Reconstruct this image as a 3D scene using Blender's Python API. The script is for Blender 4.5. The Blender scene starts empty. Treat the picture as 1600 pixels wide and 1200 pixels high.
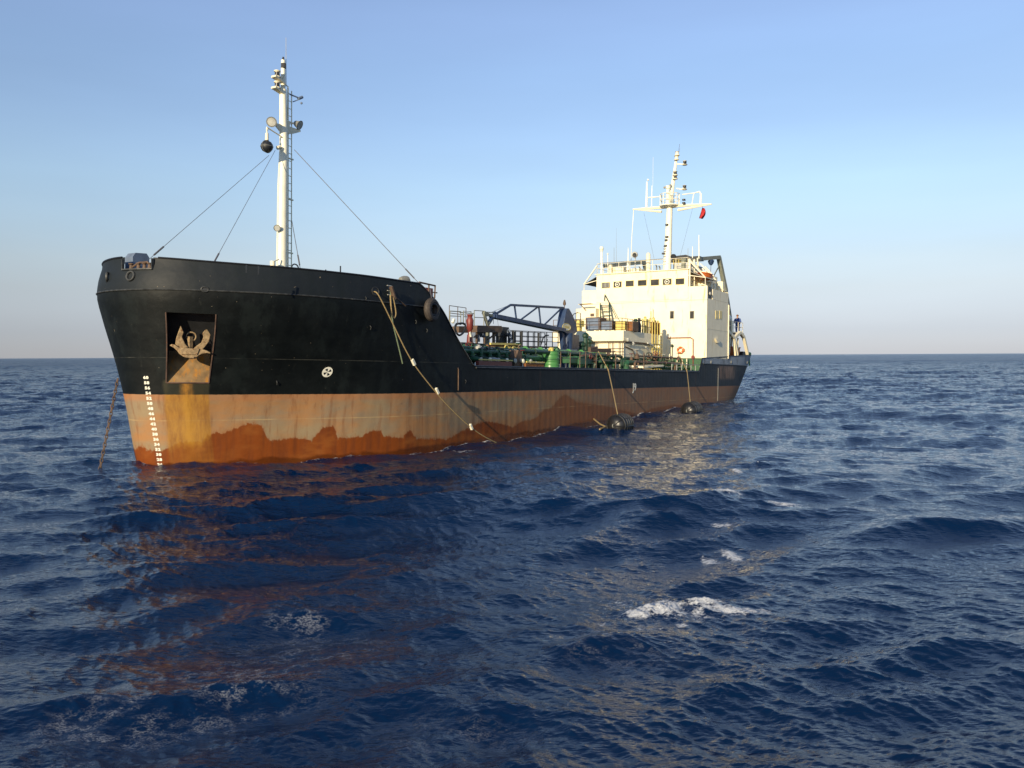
import bpy, math, random
import numpy as np
from mathutils import Matrix, Vector
random.seed(7); rng = np.random.default_rng(11)
R = math.radians
scene = bpy.context.scene
COL = scene.collection

# ------------------------------------------------------------------ camera
F = 1300.0; CAMH = 4.35
PITCH = math.atan(44/F); ROLL = -math.atan(8/1600)
cd = bpy.data.cameras.new('camera'); cam = bpy.data.objects.new('camera', cd); COL.objects.link(cam)
cd.sensor_width = 36; cd.lens = 36*F/1600; cd.clip_start = .1; cd.clip_end = 60000
CAM_ROT = Matrix.Rotation(math.pi/2-PITCH, 3, 'X') @ Matrix.Rotation(ROLL, 3, 'Z')
cam.matrix_world = Matrix.Translation((0, 0, CAMH)) @ CAM_ROT.to_4x4()
scene.camera = cam

# ------------------------------------------------------------------ light
SUN_AZ = math.atan2(-.415, -.910)      # compass style: x over y
SUN_EL = R(16)
w = bpy.data.worlds.new('World'); scene.world = w; w.use_nodes = True
nt = w.node_tree; bg = nt.nodes['Background']
sky = nt.nodes.new('ShaderNodeTexSky'); sky.sky_type = 'NISHITA'; sky.sun_disc = False
sky.sun_elevation = SUN_EL; sky.sun_rotation = SUN_AZ
sky.altitude = 0; sky.air_density = 1.0; sky.dust_density = 0; sky.ozone_density = 4
# pale sea haze low over the horizon, clearer blue above
tcw = nt.nodes.new('ShaderNodeTexCoord'); sxw = nt.nodes.new('ShaderNodeSeparateXYZ'); nt.links.new(tcw.outputs['Generated'], sxw.inputs[0])
rp = nt.nodes.new('ShaderNodeValToRGB'); rp.color_ramp.interpolation = 'LINEAR'; nt.links.new(sxw.outputs[2], rp.inputs[0])
els = rp.color_ramp.elements; els.remove(els[1]); els[0].position = 0; els[0].color = (.46/2, .50/2, .78/2, 1)
for p_, c_ in ((.028, (.59, .54, .72)), (.074, (.96, .715, .70)), (.104, (1.2, .865, .76)), (.149, (1.46, 1.084, .916)), (.193, (1.65, 1.25, 1.04)), (.264, (1.68, 1.28, 1.11)), (.318, (1.8, 1.37, 1.2)), (.37, (1.92, 1.42, 1.258))):
    e_ = els.new(p_); e_.color = (c_[0]/2, c_[1]/2, c_[2]/2, 1)
mxw = nt.nodes.new('ShaderNodeVectorMath'); mxw.operation = 'MULTIPLY'; nt.links.new(sky.outputs[0], mxw.inputs[0]); nt.links.new(rp.outputs[0], mxw.inputs[1])
sclw = nt.nodes.new('ShaderNodeVectorMath'); sclw.operation = 'SCALE'; sclw.inputs['Scale'].default_value = 2; nt.links.new(mxw.outputs[0], sclw.inputs[0])
# faint uneven haze, as thin veils stretched along the horizon
mpw = nt.nodes.new('ShaderNodeMapping'); mpw.inputs['Scale'].default_value = (1.2, 1.2, 7); nt.links.new(tcw.outputs['Generated'], mpw.inputs[0])
nzw = nt.nodes.new('ShaderNodeTexNoise'); nzw.inputs['Scale'].default_value = 1.6; nzw.inputs['Detail'].default_value = 4; nt.links.new(mpw.outputs[0], nzw.inputs['Vector'])
mrw = nt.nodes.new('ShaderNodeMapRange'); mrw.inputs[1].default_value = .3; mrw.inputs[2].default_value = .7; mrw.inputs[3].default_value = 1.88; mrw.inputs[4].default_value = 2.04
nt.links.new(nzw.outputs[0], mrw.inputs[0]); nt.links.new(mrw.outputs[0], sclw.inputs['Scale'])
nt.links.new(sclw.outputs[0], bg.inputs[0]); bg.inputs[1].default_value = .108
sd = bpy.data.lights.new('sun', 'SUN'); sun = bpy.data.objects.new('sun', sd); COL.objects.link(sun)
sd.energy = 4.3; sd.angle = R(.5); sd.color = (1, .83, .57)
sv = Vector((math.sin(SUN_AZ)*math.cos(SUN_EL), math.cos(SUN_AZ)*math.cos(SUN_EL), math.sin(SUN_EL)))
sun.rotation_euler = sv.to_track_quat('Z', 'Y').to_euler()
scene.view_settings.view_transform = 'Standard'; scene.view_settings.look = 'None'
scene.view_settings.exposure = 0.48; scene.view_settings.gamma = 1

# ------------------------------------------------------------------ ship frame: s aft, o to port, h above the paint line
SHIP = Matrix.Translation((-14.6, 32.5, CAMH-1.42)) @ Matrix.Rotation(R(58), 4, 'Z') @ Matrix.Rotation(math.atan(.026), 4, 'Y')
SHIP_I = SHIP.inverted()
def loc_m(p): return SHIP @ Matrix.Translation((p[0], -p[1], p[2]))
def at(x, y, s=None, o=None, h=None):
    """point of the ship seen at photo pixel x, y on one of its planes"""
    d = SHIP_I.to_3x3() @ (CAM_ROT @ Vector(((x-800)/F, -(y-600)/F, -1)))
    c = SHIP_I @ Vector((0, 0, CAMH)); d.y *= -1; c.y *= -1
    i, v = (0, s) if s is not None else (1, o) if o is not None else (2, h)
    p = c+d*((v-c[i])/d[i]); return (p.x, p.y, p.z)
def sea_at(x, y, z=0.):
    d = CAM_ROT @ Vector(((x-800)/F, -(y-600)/F, -1)); t = (z-CAMH)/d.z
    return (d.x*t, d.y*t)
def ship2w(s, o, h): return SHIP @ Vector((s, -o, h))
def add(a, b): return tuple(p+q for p, q in zip(a, b))

# ------------------------------------------------------------------ materials
def mat(name, col, rough=.5, metal=0, var=.25, scale=3.0, rust=0, stain=None, spec=.5, streak=0, bump=0):
    m = bpy.data.materials.new(name); m.use_nodes = True; t = m.node_tree; n = t.nodes; b = n['Principled BSDF']
    tc = n.new('ShaderNodeTexCoord'); nz = n.new('ShaderNodeTexNoise'); nz.inputs['Scale'].default_value = scale; nz.inputs['Detail'].default_value = 6
    t.links.new(tc.outputs['Object'], nz.inputs['Vector'])
    mr = n.new('ShaderNodeMapRange'); mr.inputs[1].default_value = .3; mr.inputs[2].default_value = .7
    mr.inputs[3].default_value = 1-var; mr.inputs[4].default_value = 1+var
    t.links.new(nz.outputs[0], mr.inputs[0])
    vm = n.new('ShaderNodeVectorMath'); vm.operation = 'SCALE'; vm.inputs[0].default_value = col
    t.links.new(mr.outputs[0], vm.inputs['Scale']); out = vm.outputs[0]
    if rust or streak:
        mp = n.new('ShaderNodeMapping'); mp.inputs['Scale'].default_value = (1, 1, .18 if streak else 1)
        t.links.new(tc.outputs['Object'], mp.inputs[0])
        n2 = n.new('ShaderNodeTexNoise'); n2.inputs['Scale'].default_value = scale*1.7; n2.inputs['Detail'].default_value = 8; n2.inputs['Roughness'].default_value = .65
        t.links.new(mp.outputs[0], n2.inputs['Vector'])
        lvl = max(rust, streak)
        m2 = n.new('ShaderNodeMapRange'); m2.inputs[1].default_value = .72-.25*lvl; m2.inputs[2].default_value = .84-.25*lvl
        t.links.new(n2.outputs[0], m2.inputs[0])
        mx = n.new('ShaderNodeMix'); mx.data_type = 'RGBA'; mx.inputs[7].default_value = (*(stain or (.16, .06, .02)), 1)
        t.links.new(m2.outputs[0], mx.inputs[0]); t.links.new(out, mx.inputs[6]); out = mx.outputs[2]
    t.links.new(out, b.inputs['Base Color'])
    b.inputs['Roughness'].default_value = rough; b.inputs['Metallic'].default_value = metal
    b.inputs['Specular IOR Level'].default_value = spec
    if bump:
        bp = n.new('ShaderNodeBump'); bp.inputs['Strength'].default_value = bump; bp.inputs['Distance'].default_value = .02
        t.links.new(nz.outputs[0], bp.inputs['Height']); t.links.new(bp.outputs[0], b.inputs['Normal'])
    return m
M = {}
M['cream'] = mat('cream_paint', (.86, .78, .56), .5, var=.06, scale=1.2, streak=.5, stain=(.62, .47, .20))
M['white'] = mat('white_paint', (.86, .83, .66), .4, var=.06, rust=.15, stain=(.5, .36, .15))
M['yellow'] = mat('yellow_paint', (.62, .50, .14), .45, var=.15, rust=.3)
M['green'] = mat('green_paint', (.022, .088, .040), .45, var=.3, rust=.42)
M['dgreen'] = mat('dark_green_paint', (.010, .042, .026), .5, var=.3, rust=.4)
M['brightgreen'] = mat('bright_green_paint', (.07, .23, .07), .35, var=.15, rust=.2)
M['blue'] = mat('blue_paint', (.022, .045, .105), .45, var=.25, rust=.25, stain=(.07, .06, .07))
M['bluegrey'] = mat('blue_grey_paint', (.13, .17, .24), .5, var=.2, rust=.1)
M['dark'] = mat('dark_steel', (.015, .018, .022), .5, var=.3, rust=.3, stain=(.06, .035, .02))
M['grey'] = mat('grey_steel', (.22, .22, .19), .5, var=.2, rust=.4)
M['lightgrey'] = mat('light_grey_paint', (.42, .42, .38), .5, var=.15, rust=.2)
M['brown'] = mat('rusty_brown_steel', (.11, .07, .045), .7, var=.35, rust=.5)
M['rust'] = mat('rust', (.20, .075, .02), .8, var=.45, scale=6, rust=.5, stain=(.33, .16, .04))
M['red'] = mat('red_paint', (.17, .03, .022), .45, var=.2, rust=.3)
M['orange'] = mat('orange_paint', (.55, .13, .025), .45, var=.12)
M['black'] = mat('black_paint', (.012, .013, .015), .45, var=.3)
M['rubber'] = mat('black_rubber', (.012, .012, .013), .38, var=.3, scale=4, spec=.6)
M['tyre'] = mat('worn_tyre_rubber', (.055, .045, .038), .75, var=.4, scale=9, rust=.2, stain=(.10, .08, .06))
M['rope'] = mat('weathered_rope', (.30, .22, .10), .85, var=.3, scale=20)
M['ropegreen'] = mat('green_rope', (.13, .17, .10), .85, var=.3, scale=20)
M['wire'] = mat('steel_wire', (.10, .10, .11), .5, var=.2)
M['glass'] = mat('dark_window_glass', (.045, .04, .03), .15, var=.5, scale=2)
M['lens'] = mat('lamp_lens', (.55, .55, .5), .1, var=.2)
M['deck'] = mat('green_deck_paint', (.05, .12, .06), .6, var=.35, rust=.5)
M['redflag'] = mat('red_cloth', (.55, .03, .03), .8, var=.15)
M['skin'] = mat('skin', (.42, .24, .15), .6, var=.05)
M['denim'] = mat('blue_cloth', (.05, .09, .26), .85, var=.2)
M['whitecloth'] = mat('pale_cloth', (.62, .60, .52), .9, var=.1)
M['anchor'] = mat('flaking_anchor_paint', (.27, .19, .10), .8, var=.4, scale=6, rust=.75, stain=(.13, .05, .015), bump=.8)
M['sidewin'] = mat('yellow_curtain', (.80, .66, .30), .6, var=.1)  # plain yellow colour for the narrow side windows
M['markwhite'] = mat('white_lettering', (.80, .78, .66), .5, var=.1, scale=9)

# ------------------------------------------------------------------ mesh builder (ship frame or plain frame)
SPLIT = set('deck_lamp bulwark_fitting roof_vent antenna_rail signal_light mast_lamp mast_rung roof_locker bridge_locker masthead_light lamp_glass vent_pipe valve_wheel roof_vent_pipe roof_bottle_rack white_marker tank_vent stern_fairlead hose_gantry mast_foot_gear roof_crate boat_davit davit_arm boat_deck_post whip_antenna wing_awning awning_wire awning_brace rubbing_strake knuckle_bead gate_frame fairlead_ledge halyard yardarm rope_splice end_shackle wind_sensor floodlight_bracket manifold_rail boom_truss crane_wire stern_gantry catwalk_stanchion railing_wire loading_arm window_curtain satellite_antenna'.split())
class MB:
    def __init__(self): self.v = []; self.f = []; self.mi = []; self.m = 0
    def _a(self, vs, fs):
        k = len(self.v); self.v += [tuple(p) for p in vs]; self.f += [tuple(i+k for i in f) for f in fs]; self.mi += [self.m]*len(fs); return self
    def box(self, a0, a1, b0, b1, c0, c1):
        return self._a([(a, b, c) for a in (a0, a1) for b in (b0, b1) for c in (c0, c1)],
                       [(0, 1, 3, 2), (4, 6, 7, 5), (0, 4, 5, 1), (2, 3, 7, 6), (0, 2, 6, 4), (1, 5, 7, 3)])
    def bar(self, p, q, wd, hg=None, up=(0, 0, 1)):
        """square bar from p to q"""
        hg = hg or wd; p = Vector(p); q = Vector(q); d = (q-p).normalized(); u = Vector(up)
        if abs(d.dot(u)) > .98: u = Vector((1, 0, 0))
        sd_ = d.cross(u).normalized()*wd/2; u = sd_.cross(d).normalized()*hg/2
        vs = [c+a*sd_+b*u for c in (p, q) for a, b in ((-1, -1), (1, -1), (1, 1), (-1, 1))]
        return self._a(vs, [(3, 2, 1, 0), (4, 5, 6, 7), (0, 1, 5, 4), (1, 2, 6, 5), (2, 3, 7, 6), (3, 0, 4, 7)])
    def tube(self, pts, r, n=8, caps=True, closed=False):
        P = [Vector(p) for p in pts]; m = len(P); rs = r if isinstance(r, (list, tuple)) else [r]*m
        ref = Vector((0, 0, 1)) if abs((P[1]-P[0]).normalized().z) < .9 else Vector((1, 0, 0)); vs = []
        for i in range(m):
            a = P[(i-1) % m] if closed else P[max(i-1, 0)]; b = P[(i+1) % m] if closed else P[min(i+1, m-1)]
            d = (b-a).normalized(); x = d.cross(ref)
            if x.length < 1e-4: x = d.orthogonal()
            x.normalize(); y = d.cross(x).normalized(); ref = x.cross(d).normalized()
            vs += [P[i]+rs[i]*(math.cos(2*math.pi*k/n)*x+math.sin(2*math.pi*k/n)*y) for k in range(n)]
        fs = [(i*n+k, i*n+(k+1) % n, ((i+1) % m)*n+(k+1) % n, ((i+1) % m)*n+k) for i in range(m if closed else m-1) for k in range(n)]
        if caps and not closed: fs += [tuple(range(n-1, -1, -1)), tuple((m-1)*n+k for k in range(n))]
        return self._a(vs, fs)
    def cyl(self, p, q, r0, r1=None, n=12): return self.tube([p, q], [r0, r0 if r1 is None else r1], n)
    def lathe(self, c, ax, prof, n=16):
        """prof = [(distance along ax, radius)]"""
        ax = Vector(ax).normalized(); x = ax.orthogonal().normalized(); y = ax.cross(x); c = Vector(c); vs = []
        for t, r in prof: vs += [c+ax*t+max(r, 1e-3)*(math.cos(2*math.pi*k/n)*x+math.sin(2*math.pi*k/n)*y) for k in range(n)]
        m = len(prof); fs = [(i*n+k, i*n+(k+1) % n, (i+1)*n+(k+1) % n, (i+1)*n+k) for i in range(m-1) for k in range(n)]
        fs += [tuple(range(n-1, -1, -1)), tuple((m-1)*n+k for k in range(n))]
        return self._a(vs, fs)
    def sphere(self, c, r, n=14, sc=(1, 1, 1)):
        vs = []; h = n//2+1
        for i in range(h+1):
            th = math.pi*i/h
            for k in range(n):
                ph = 2*math.pi*k/n; vs.append((c[0]+sc[0]*r*math.sin(th)*math.cos(ph), c[1]+sc[1]*r*math.sin(th)*math.sin(ph), c[2]+sc[2]*r*math.cos(th)))
        return self._a(vs, [(i*n+k, (i+1)*n+k, (i+1)*n+(k+1) % n, i*n+(k+1) % n) for i in range(h) for k in range(n)])
    def torus(self, c, ax, R_, r, n=20, k=8):
        ax = Vector(ax).normalized(); x = ax.orthogonal().normalized(); y = ax.cross(x); c = Vector(c)
        return self.tube([c+R_*(math.cos(2*math.pi*i/n)*x+math.sin(2*math.pi*i/n)*y) for i in range(n)], r, k, closed=True)
    def prism(self, poly, off):
        n = len(poly); off = Vector(off); P = [Vector(p) for p in poly]
        return self._a(P+[p+off for p in P], [tuple(range(n-1, -1, -1)), tuple(range(n, 2*n))]+[(i, (i+1) % n, n+(i+1) % n, n+i) for i in range(n)])
    def build(self, name, mats, parent=None, org=(0, 0, 0), ship=True, smooth=35, bevel=0):
        if name in SPLIT and parent:
            first = None
            for piece in self.pieces(): o = piece._build(name, mats, parent, org, ship, smooth, bevel); first = first or o
            return first
        return self._build(name, mats, parent, org, ship, smooth, bevel)
    def pieces(self):
        """one MB for each group of pieces that touch"""
        pa = list(range(len(self.v)))
        def root_(i):
            while pa[i] != i: pa[i] = pa[pa[i]]; i = pa[i]
            return i
        for f in self.f:
            for j in f[1:]: pa[root_(j)] = root_(f[0])
        comp = {}
        for i in range(len(self.v)): comp.setdefault(root_(i), []).append(i)
        bb = []
        for ids in comp.values():
            P = np.array([tuple(self.v[i]) for i in ids]); bb.append([P.min(0)-.015, P.max(0)+.015, list(ids)])
        ch = True
        while ch:
            ch = False
            for a in range(len(bb)):
                for b in range(a+1, len(bb)):
                    if (bb[a][0] <= bb[b][1]).all() and (bb[b][0] <= bb[a][1]).all():
                        bb[a] = [np.minimum(bb[a][0], bb[b][0]), np.maximum(bb[a][1], bb[b][1]), bb[a][2]+bb[b][2]]; del bb[b]; ch = True; break
                if ch: break
        out = []
        for _, _, ids in bb:
            mp_ = {i: k for k, i in enumerate(ids)}; q = MB(); q.v = [self.v[i] for i in ids]
            for f, mi in zip(self.f, self.mi):
                if f[0] in mp_: q.f.append(tuple(mp_[i] for i in f)); q.mi.append(mi)
            out.append(q)
        return out
    def _build(self, name, mats, parent=None, org=(0, 0, 0), ship=True, smooth=35, bevel=0):
        me = bpy.data.meshes.new(name)
        sg = -1 if ship else 1
        vs = [(p[0]-org[0], sg*(p[1]-org[1]), p[2]-org[2]) for p in self.v]
        fs = [tuple(reversed(f)) for f in self.f] if ship else self.f
        me.from_pydata(vs, [], fs)
        if not isinstance(mats, (list, tuple)): mats = [mats]
        for m in mats: me.materials.append(m)
        if len(mats) > 1: me.polygons.foreach_set('material_index', self.mi)
        o = bpy.data.objects.new(name, me); COL.objects.link(o)
        if smooth: me.polygons.foreach_set('use_smooth', [True]*len(fs)); me.set_sharp_from_angle(angle=R(smooth))
        if bevel:
            b = o.modifiers.new('bevel', 'BEVEL'); b.width = bevel; b.segments = 2; b.limit_method = 'ANGLE'
        if parent: o.parent = parent
        elif ship: o.matrix_world = loc_m(org)
        else: o.location = org
        return o
def tag(o, label=None, cat=None, group=None, kind=None):
    if label: o['label'] = label
    if cat: o['category'] = cat
    if group: o['group'] = group
    if kind: o['kind'] = kind
    return o
def empty(name, org, label, cat, group=None, ship=True):
    o = bpy.data.objects.new(name, None); COL.objects.link(o); o.empty_display_size = .3
    if ship: o.matrix_world = loc_m(org)
    else: o.location = org
    return tag(o, label, cat, group)
def catmull(pts, k=8):
    P = [Vector(p) for p in pts]; out = []
    for i in range(len(P)-1):
        a, b, c, d = P[max(i-1, 0)], P[i], P[i+1], P[min(i+2, len(P)-1)]
        for j in range(k):
            t = j/k; out.append(.5*((2*b)+(c-a)*t+(2*a-5*b+4*c-d)*t*t+(3*b-a-3*c+d)*t**3))
    return out+[P[-1]]
def sag(p, q, d, k=14):
    p = Vector(p); q = Vector(q); return [p.lerp(q, i/k)+Vector((0, 0, -4*d*(i/k)*(1-i/k))) for i in range(k+1)]
# ------------------------------------------------------------------ hull form
def pchip(xs,ys):
    n=len(xs);d=[(ys[i+1]-ys[i])/(xs[i+1]-xs[i]) for i in range(n-1)]
    m=[d[0]]+[0 if d[i-1]*d[i]<=0 else 2*d[i-1]*d[i]/(d[i-1]+d[i]) for i in range(1,n-1)]+[d[-1]]
    def f(x):
        if x<=xs[0]: return ys[0]
        if x>=xs[-1]: return ys[-1]
        i=0
        while x>xs[i+1]: i+=1
        h=xs[i+1]-xs[i];t=(x-xs[i])/h
        return ys[i]*(2*t**3-3*t*t+1)+h*m[i]*(t**3-2*t*t+t)+ys[i+1]*(-2*t**3+3*t*t)+h*m[i+1]*(t**3-t*t)
    return f
_st=pchip([-4.2,-2.9,-1.5,0,1.5,3,3.95,4.4,5.0],[.9,.28,-.02,-.30,-.55,-.86,-1.04,-1.0,-.84])
def stem(h): return _st(h)
_lo=pchip([0,.3,.55,.9,1.15,1.43,1.8,2.14,2.45,2.75,3.1,3.5],[0,.5,.95,1.5,1.9,2.35,3.05,3.75,4.55,5.25,5.8,6.])
_hi=pchip([0,.3,.55,.9,1.22,1.58,2.0,2.45,2.8,3.3],[0,.85,1.55,2.4,3.1,3.9,4.8,5.5,5.85,6.])
def half(s,h):
    if s<30:
        x=s-stem(h)
        if x<=0: return 0.
        r=math.sqrt(x); w=min(1,max(0,(h+1.0)/4.95)); w=w*w*(3-2*w)
        b=_lo(r)*(1-w)+_hi(r)*w
        if h>3.95: b-= .06*min(1,b/2)*(h-3.95)
        return b
    u=min(1,max(0,(h+2.9)/5.9))
    s0=50+7*u; e=61.5+5.5*u**.8; p=2.5+1.5*u
    if h<-2.9: e-=( -2.9-h)*2
    if s<=s0: return 6.
    if s>=e: return 0.
    return 6*(1-((s-s0)/(e-s0))**p)**(1/p)
# ------------------------------------------------------------------ the sea
def vnoise(x, y, seed):
    def hsh(i, j): 
        v = np.sin(i*127.1+j*311.7+seed*74.7)*43758.5453; return v-np.floor(v)
    i = np.floor(x); j = np.floor(y); u = x-i; v = y-j; u = u*u*(3-2*u); v = v*v*(3-2*v)
    return (hsh(i, j)*(1-u)+hsh(i+1, j)*u)*(1-v)+(hsh(i, j+1)*(1-u)+hsh(i+1, j+1)*u)*v
def sstep(a, b, x):
    t = np.clip((x-a)/(b-a), 0, 1); return t*t*(3-2*t)
def wave_tile(L, N, lmin, lmax, slope, ang, spread, seed, pw_=2.0):
    g = np.random.default_rng(seed); k = 2*np.pi*np.fft.fftfreq(N, L/N); kx, ky = np.meshgrid(k, k); kk = np.hypot(kx, ky); kk[0, 0] = 1
    band = (kk >= 2*np.pi/lmax) & (kk <= 2*np.pi/lmin)
    th = np.arctan2(ky, kx)-ang
    amp = kk**-pw_*band*(spread+(1-spread)*np.abs(np.cos(th))**3)
    sp = (g.normal(size=(N, N))+1j*g.normal(size=(N, N)))*amp
    sp[0, 0] = 0
    f = lambda a: np.real(np.fft.ifft2(a))
    hx, hy = f(1j*kx*sp), f(1j*ky*sp); c = slope/np.sqrt((hx**2+hy**2).mean())
    h = f(sp)*c; dx = f(-1j*kx/kk*sp)*c; dy = f(-1j*ky/kk*sp)*c
    div = f(kx*kx/kk*sp+ky*ky/kk*sp)*c
    return L, N, [a.astype(np.float32) for a in (h, -dx, -dy, div)]
def sample(T, x, y, rot):
    L, N, A = T; c, s_ = math.cos(rot), math.sin(rot); u = ((x*c+y*s_)/L % 1)*N; v = ((-x*s_+y*c)/L % 1)*N
    i = np.floor(u).astype(np.int32); j = np.floor(v).astype(np.int32); fu = (u-i).astype(np.float32); fv = (v-j).astype(np.float32)
    i %= N; j %= N; i1 = (i+1) % N; j1 = (j+1) % N
    o = [(a[j, i]*(1-fu)+a[j, i1]*fu)*(1-fv)+(a[j1, i]*(1-fu)+a[j1, i1]*fu)*fv for a in A]
    return o[0], o[1]*c-o[2]*s_, o[1]*s_+o[2]*c, o[3]
rs = [.6, 1.5, 2.6, 3.8, 5.0]
while rs[-1] < 30000:
    r = rs[-1]
    if r < 48: dr = max(.022, r*r/(CAMH*832)*.6)
    elif r < 120: dr = .38
    elif r < 600: dr = .38+(r-120)*.006
    else: dr = r*.02
    rs.append(r+dr)
an = [-40+.075*i for i in range(int(80/.075)+1)]
a = 40.0
while a < 320-.3:
    a += min(3.0, .1+min(a-40, 320-a)*.12); an.append(min(a, 319.9))
rr = np.array(rs); aa = np.radians(np.array(an)); nr, na = len(rr), len(aa)
X = (rr[:, None]*np.sin(aa)[None, :]); Y = (rr[:, None]*np.cos(aa)[None, :]); RR = np.broadcast_to(rr[:, None], X.shape)
WD = R(68)
TA = wave_tile(150, 256, 7, 60, .06, WD, .12, 3)
TB = wave_tile(47, 512, 1.0, 7, .165, WD+.25, .12, 4, 1.5)
TC = wave_tile(13, 768, .14, 1.0, .18, WD-.1, .2, 5, 1.6)
TD = wave_tile(3.7, 512, .04, .16, .13, WD+.1, .4, 6)
Z = np.zeros(X.shape, np.float32); DX = Z.copy(); DY = Z.copy(); DIV = Z.copy()
gust = .3+1.35*(.6*vnoise(X/9+.3*Y/9, Y/16, 1)+.4*vnoise(X/3.1, Y/6, 2))
near = RR
for T, rot, lam, wt in ((TA, .0, 1.0, 1-sstep(1200, 4000, near)), (TB, .35, 1.0, 1-sstep(900, 2500, near)),
                        (TC, -.3, .8, gust*(1-sstep(120, 500, near))), (TD, .8, .3, gust*(1-sstep(16, 50, near)))):
    h, dx, dy, dv = sample(T, X, Y, rot); Z += h*wt; DX += lam*dx*wt; DY += lam*dy*wt; DIV += lam*dv*wt
foam = sstep(.66, 1.0, DIV)*(1-sstep(60, 140, near))*.8
fleck = np.zeros_like(foam)
PATCH = [(1022, 945, 60, 14, .95, .10), (1130, 946, 80, 7, .85, .03), (1090, 938, 40, 8, .95, .07), (990, 952, 34, 8, .95, .05), (1062, 968, 16, 4, .7, .02), (935, 965, 22, 5, .5, 0), (1130, 793, 52, 4, .8, .02), (1225, 801, 40, 7, .75, .03),
         (1130, 858, 16, 9, .85, .05), (1095, 862, 17, 8, .7, .03), (1122, 827, 22, 3, .75, .01), (1150, 752, 9, 4, .8, .03), (245, 731, 28, 2.5, .55, 0), (985, 668, 14, 2, .6, 0), (1270, 761, 18, 2.5, .6, 0),
         (1065, 948, 115, 22, .52, .02), (960, 930, 60, 30, .40, 0), (1000, 975, 60, 12, .45, 0), (1060, 1000, 60, 10, .38, 0), (560, 731, 20, 2, .45, 0), (720, 702, 30, 2, .5, 0), (1240, 574, 14, 1, .7, 0), (1140, 640, 20, 1.6, .35, 0)]
for (px_, py_, wx, wy, st, up) in PATCH:
    cx, cy = sea_at(px_, py_); x1, _ = sea_at(px_+wx, py_); _, y1 = sea_at(px_, py_-wy)
    e = ((X-cx)/(x1-cx))**2+((Y-cy)/(y1-cy))**2; e *= .7+.9*vnoise(X*2.3+px_, Y*1.1, 9); g_ = np.exp(-e*1.1)
    foam = np.maximum(foam, st*g_)
    if up: Z += up*np.exp(-e*1.6)*(.5+.5*vnoise(X*14, Y*14, 5)+.5*vnoise(X*33, Y*33, 6))
for (px_, py_, wx, wy, st) in [(330, 1060, 190, 80, .7), (170, 1120, 110, 60, .75), (480, 1010, 150, 50, .55), (100, 990, 80, 25, .6), (950, 1000, 110, 40, .55), (460, 960, 70, 25, .7), (1350, 640, 150, 18, .3), (700, 1150, 160, 40, .45), (900, 900, 120, 40, .35)]:
    cx, cy = sea_at(px_, py_); x1, _ = sea_at(px_+wx, py_); _, y1 = sea_at(px_, py_-wy)
    e = ((X-cx)/(x1-cx))**2+((Y-cy)/(y1-cy))**2; fleck = np.maximum(fleck, st*np.exp(-e*.9))
# foam and slop where the hull meets the water
_c, _s = math.cos(R(58)), math.sin(R(58)); _u = X+14.6; _v = Y-32.5; _S = _u*_c+_v*_s; _O = -(-_u*_s+_v*_c)
_ss = np.linspace(.3, 62, 400); _bb = np.array([half(a, -2.93+.026*a) for a in _ss]); _d = np.abs(np.abs(_O)-np.interp(_S, _ss, _bb, 0, 0))
_w = (_S > .2)*(_S < 61); foam = np.maximum(foam, np.exp(-(_d/.16)**2)*_w*(.42+.5*vnoise(_S*1.1, _O*0, 12))); foam = np.maximum(foam, np.exp(-(_d/.5)**2)*_w*.36*(.4+vnoise(_S*.7, _O, 13)))
Z += (np.exp(-(_d/.35)**2)*_w*(vnoise(_S*1.4, _O*0, 14)-.45)*.16).astype(np.float32)
co = np.empty((nr*na+1, 3), np.float32); co[:-1, 0] = (X+DX).ravel(); co[:-1, 1] = (Y+DY).ravel(); co[:-1, 2] = Z.ravel(); co[-1] = (0, 0, 0)
i = np.arange(nr-1)[:, None]*na; j = np.arange(na)[None, :]; j1 = (j+1) % na
quad = np.stack([i+j, i+j1, i+na+j1, i+na+j], -1).reshape(-1, 4)[:, ::-1].astype(np.int32)
tri = np.stack([np.full(na, nr*na), np.arange(na), (np.arange(na)+1) % na], -1)[:, ::-1].astype(np.int32)
me = bpy.data.meshes.new('sea_water'); me.vertices.add(len(co)); me.vertices.foreach_set('co', co.ravel())
nq, ntri = len(quad), len(tri); me.loops.add(nq*4+ntri*3); me.loops.foreach_set('vertex_index', np.concatenate([quad.ravel(), tri.ravel()]))
me.polygons.add(nq+ntri); me.polygons.foreach_set('loop_start', np.concatenate([np.arange(nq)*4, nq*4+np.arange(ntri)*3]).astype(np.int32))
me.polygons.foreach_set('use_smooth', np.ones(nq+ntri, bool)); me.update(calc_edges=True)
for nm, arr in (('foam', foam), ('fleck', fleck), ('dist', np.clip(RR/600, 0, 1))):
    at_ = me.attributes.new(nm, 'FLOAT', 'POINT'); at_.data.foreach_set('value', np.append(np.ascontiguousarray(arr).ravel(), 0).astype(np.float32))
sea = bpy.data.objects.new('sea_water', me); COL.objects.link(sea); tag(sea, kind='structure')
del X, Y, Z, DX, DY, DIV, foam, fleck, co, quad
m = bpy.data.materials.new('sea_water'); m.use_nodes = True; t = m.node_tree; n = t.nodes; b = n['Principled BSDF']
b.inputs['Base Color'].default_value = (.0005, .0108, .042, 1); b.inputs['IOR'].default_value = 1.333
def N_(ty, **k):
    q = t.nodes.new(ty)
    for a_, v_ in k.items(): setattr(q, a_, v_)
    return q
def math_(op, a_, b_=None, c_=None, clamp=False):
    q = N_('ShaderNodeMath', operation=op, use_clamp=clamp)
    for i_, v_ in enumerate((a_, b_, c_)):
        if v_ is None: continue
        if isinstance(v_, (int, float)): q.inputs[i_].default_value = v_
        else: t.links.new(v_, q.inputs[i_])
    return q.outputs[0]
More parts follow.
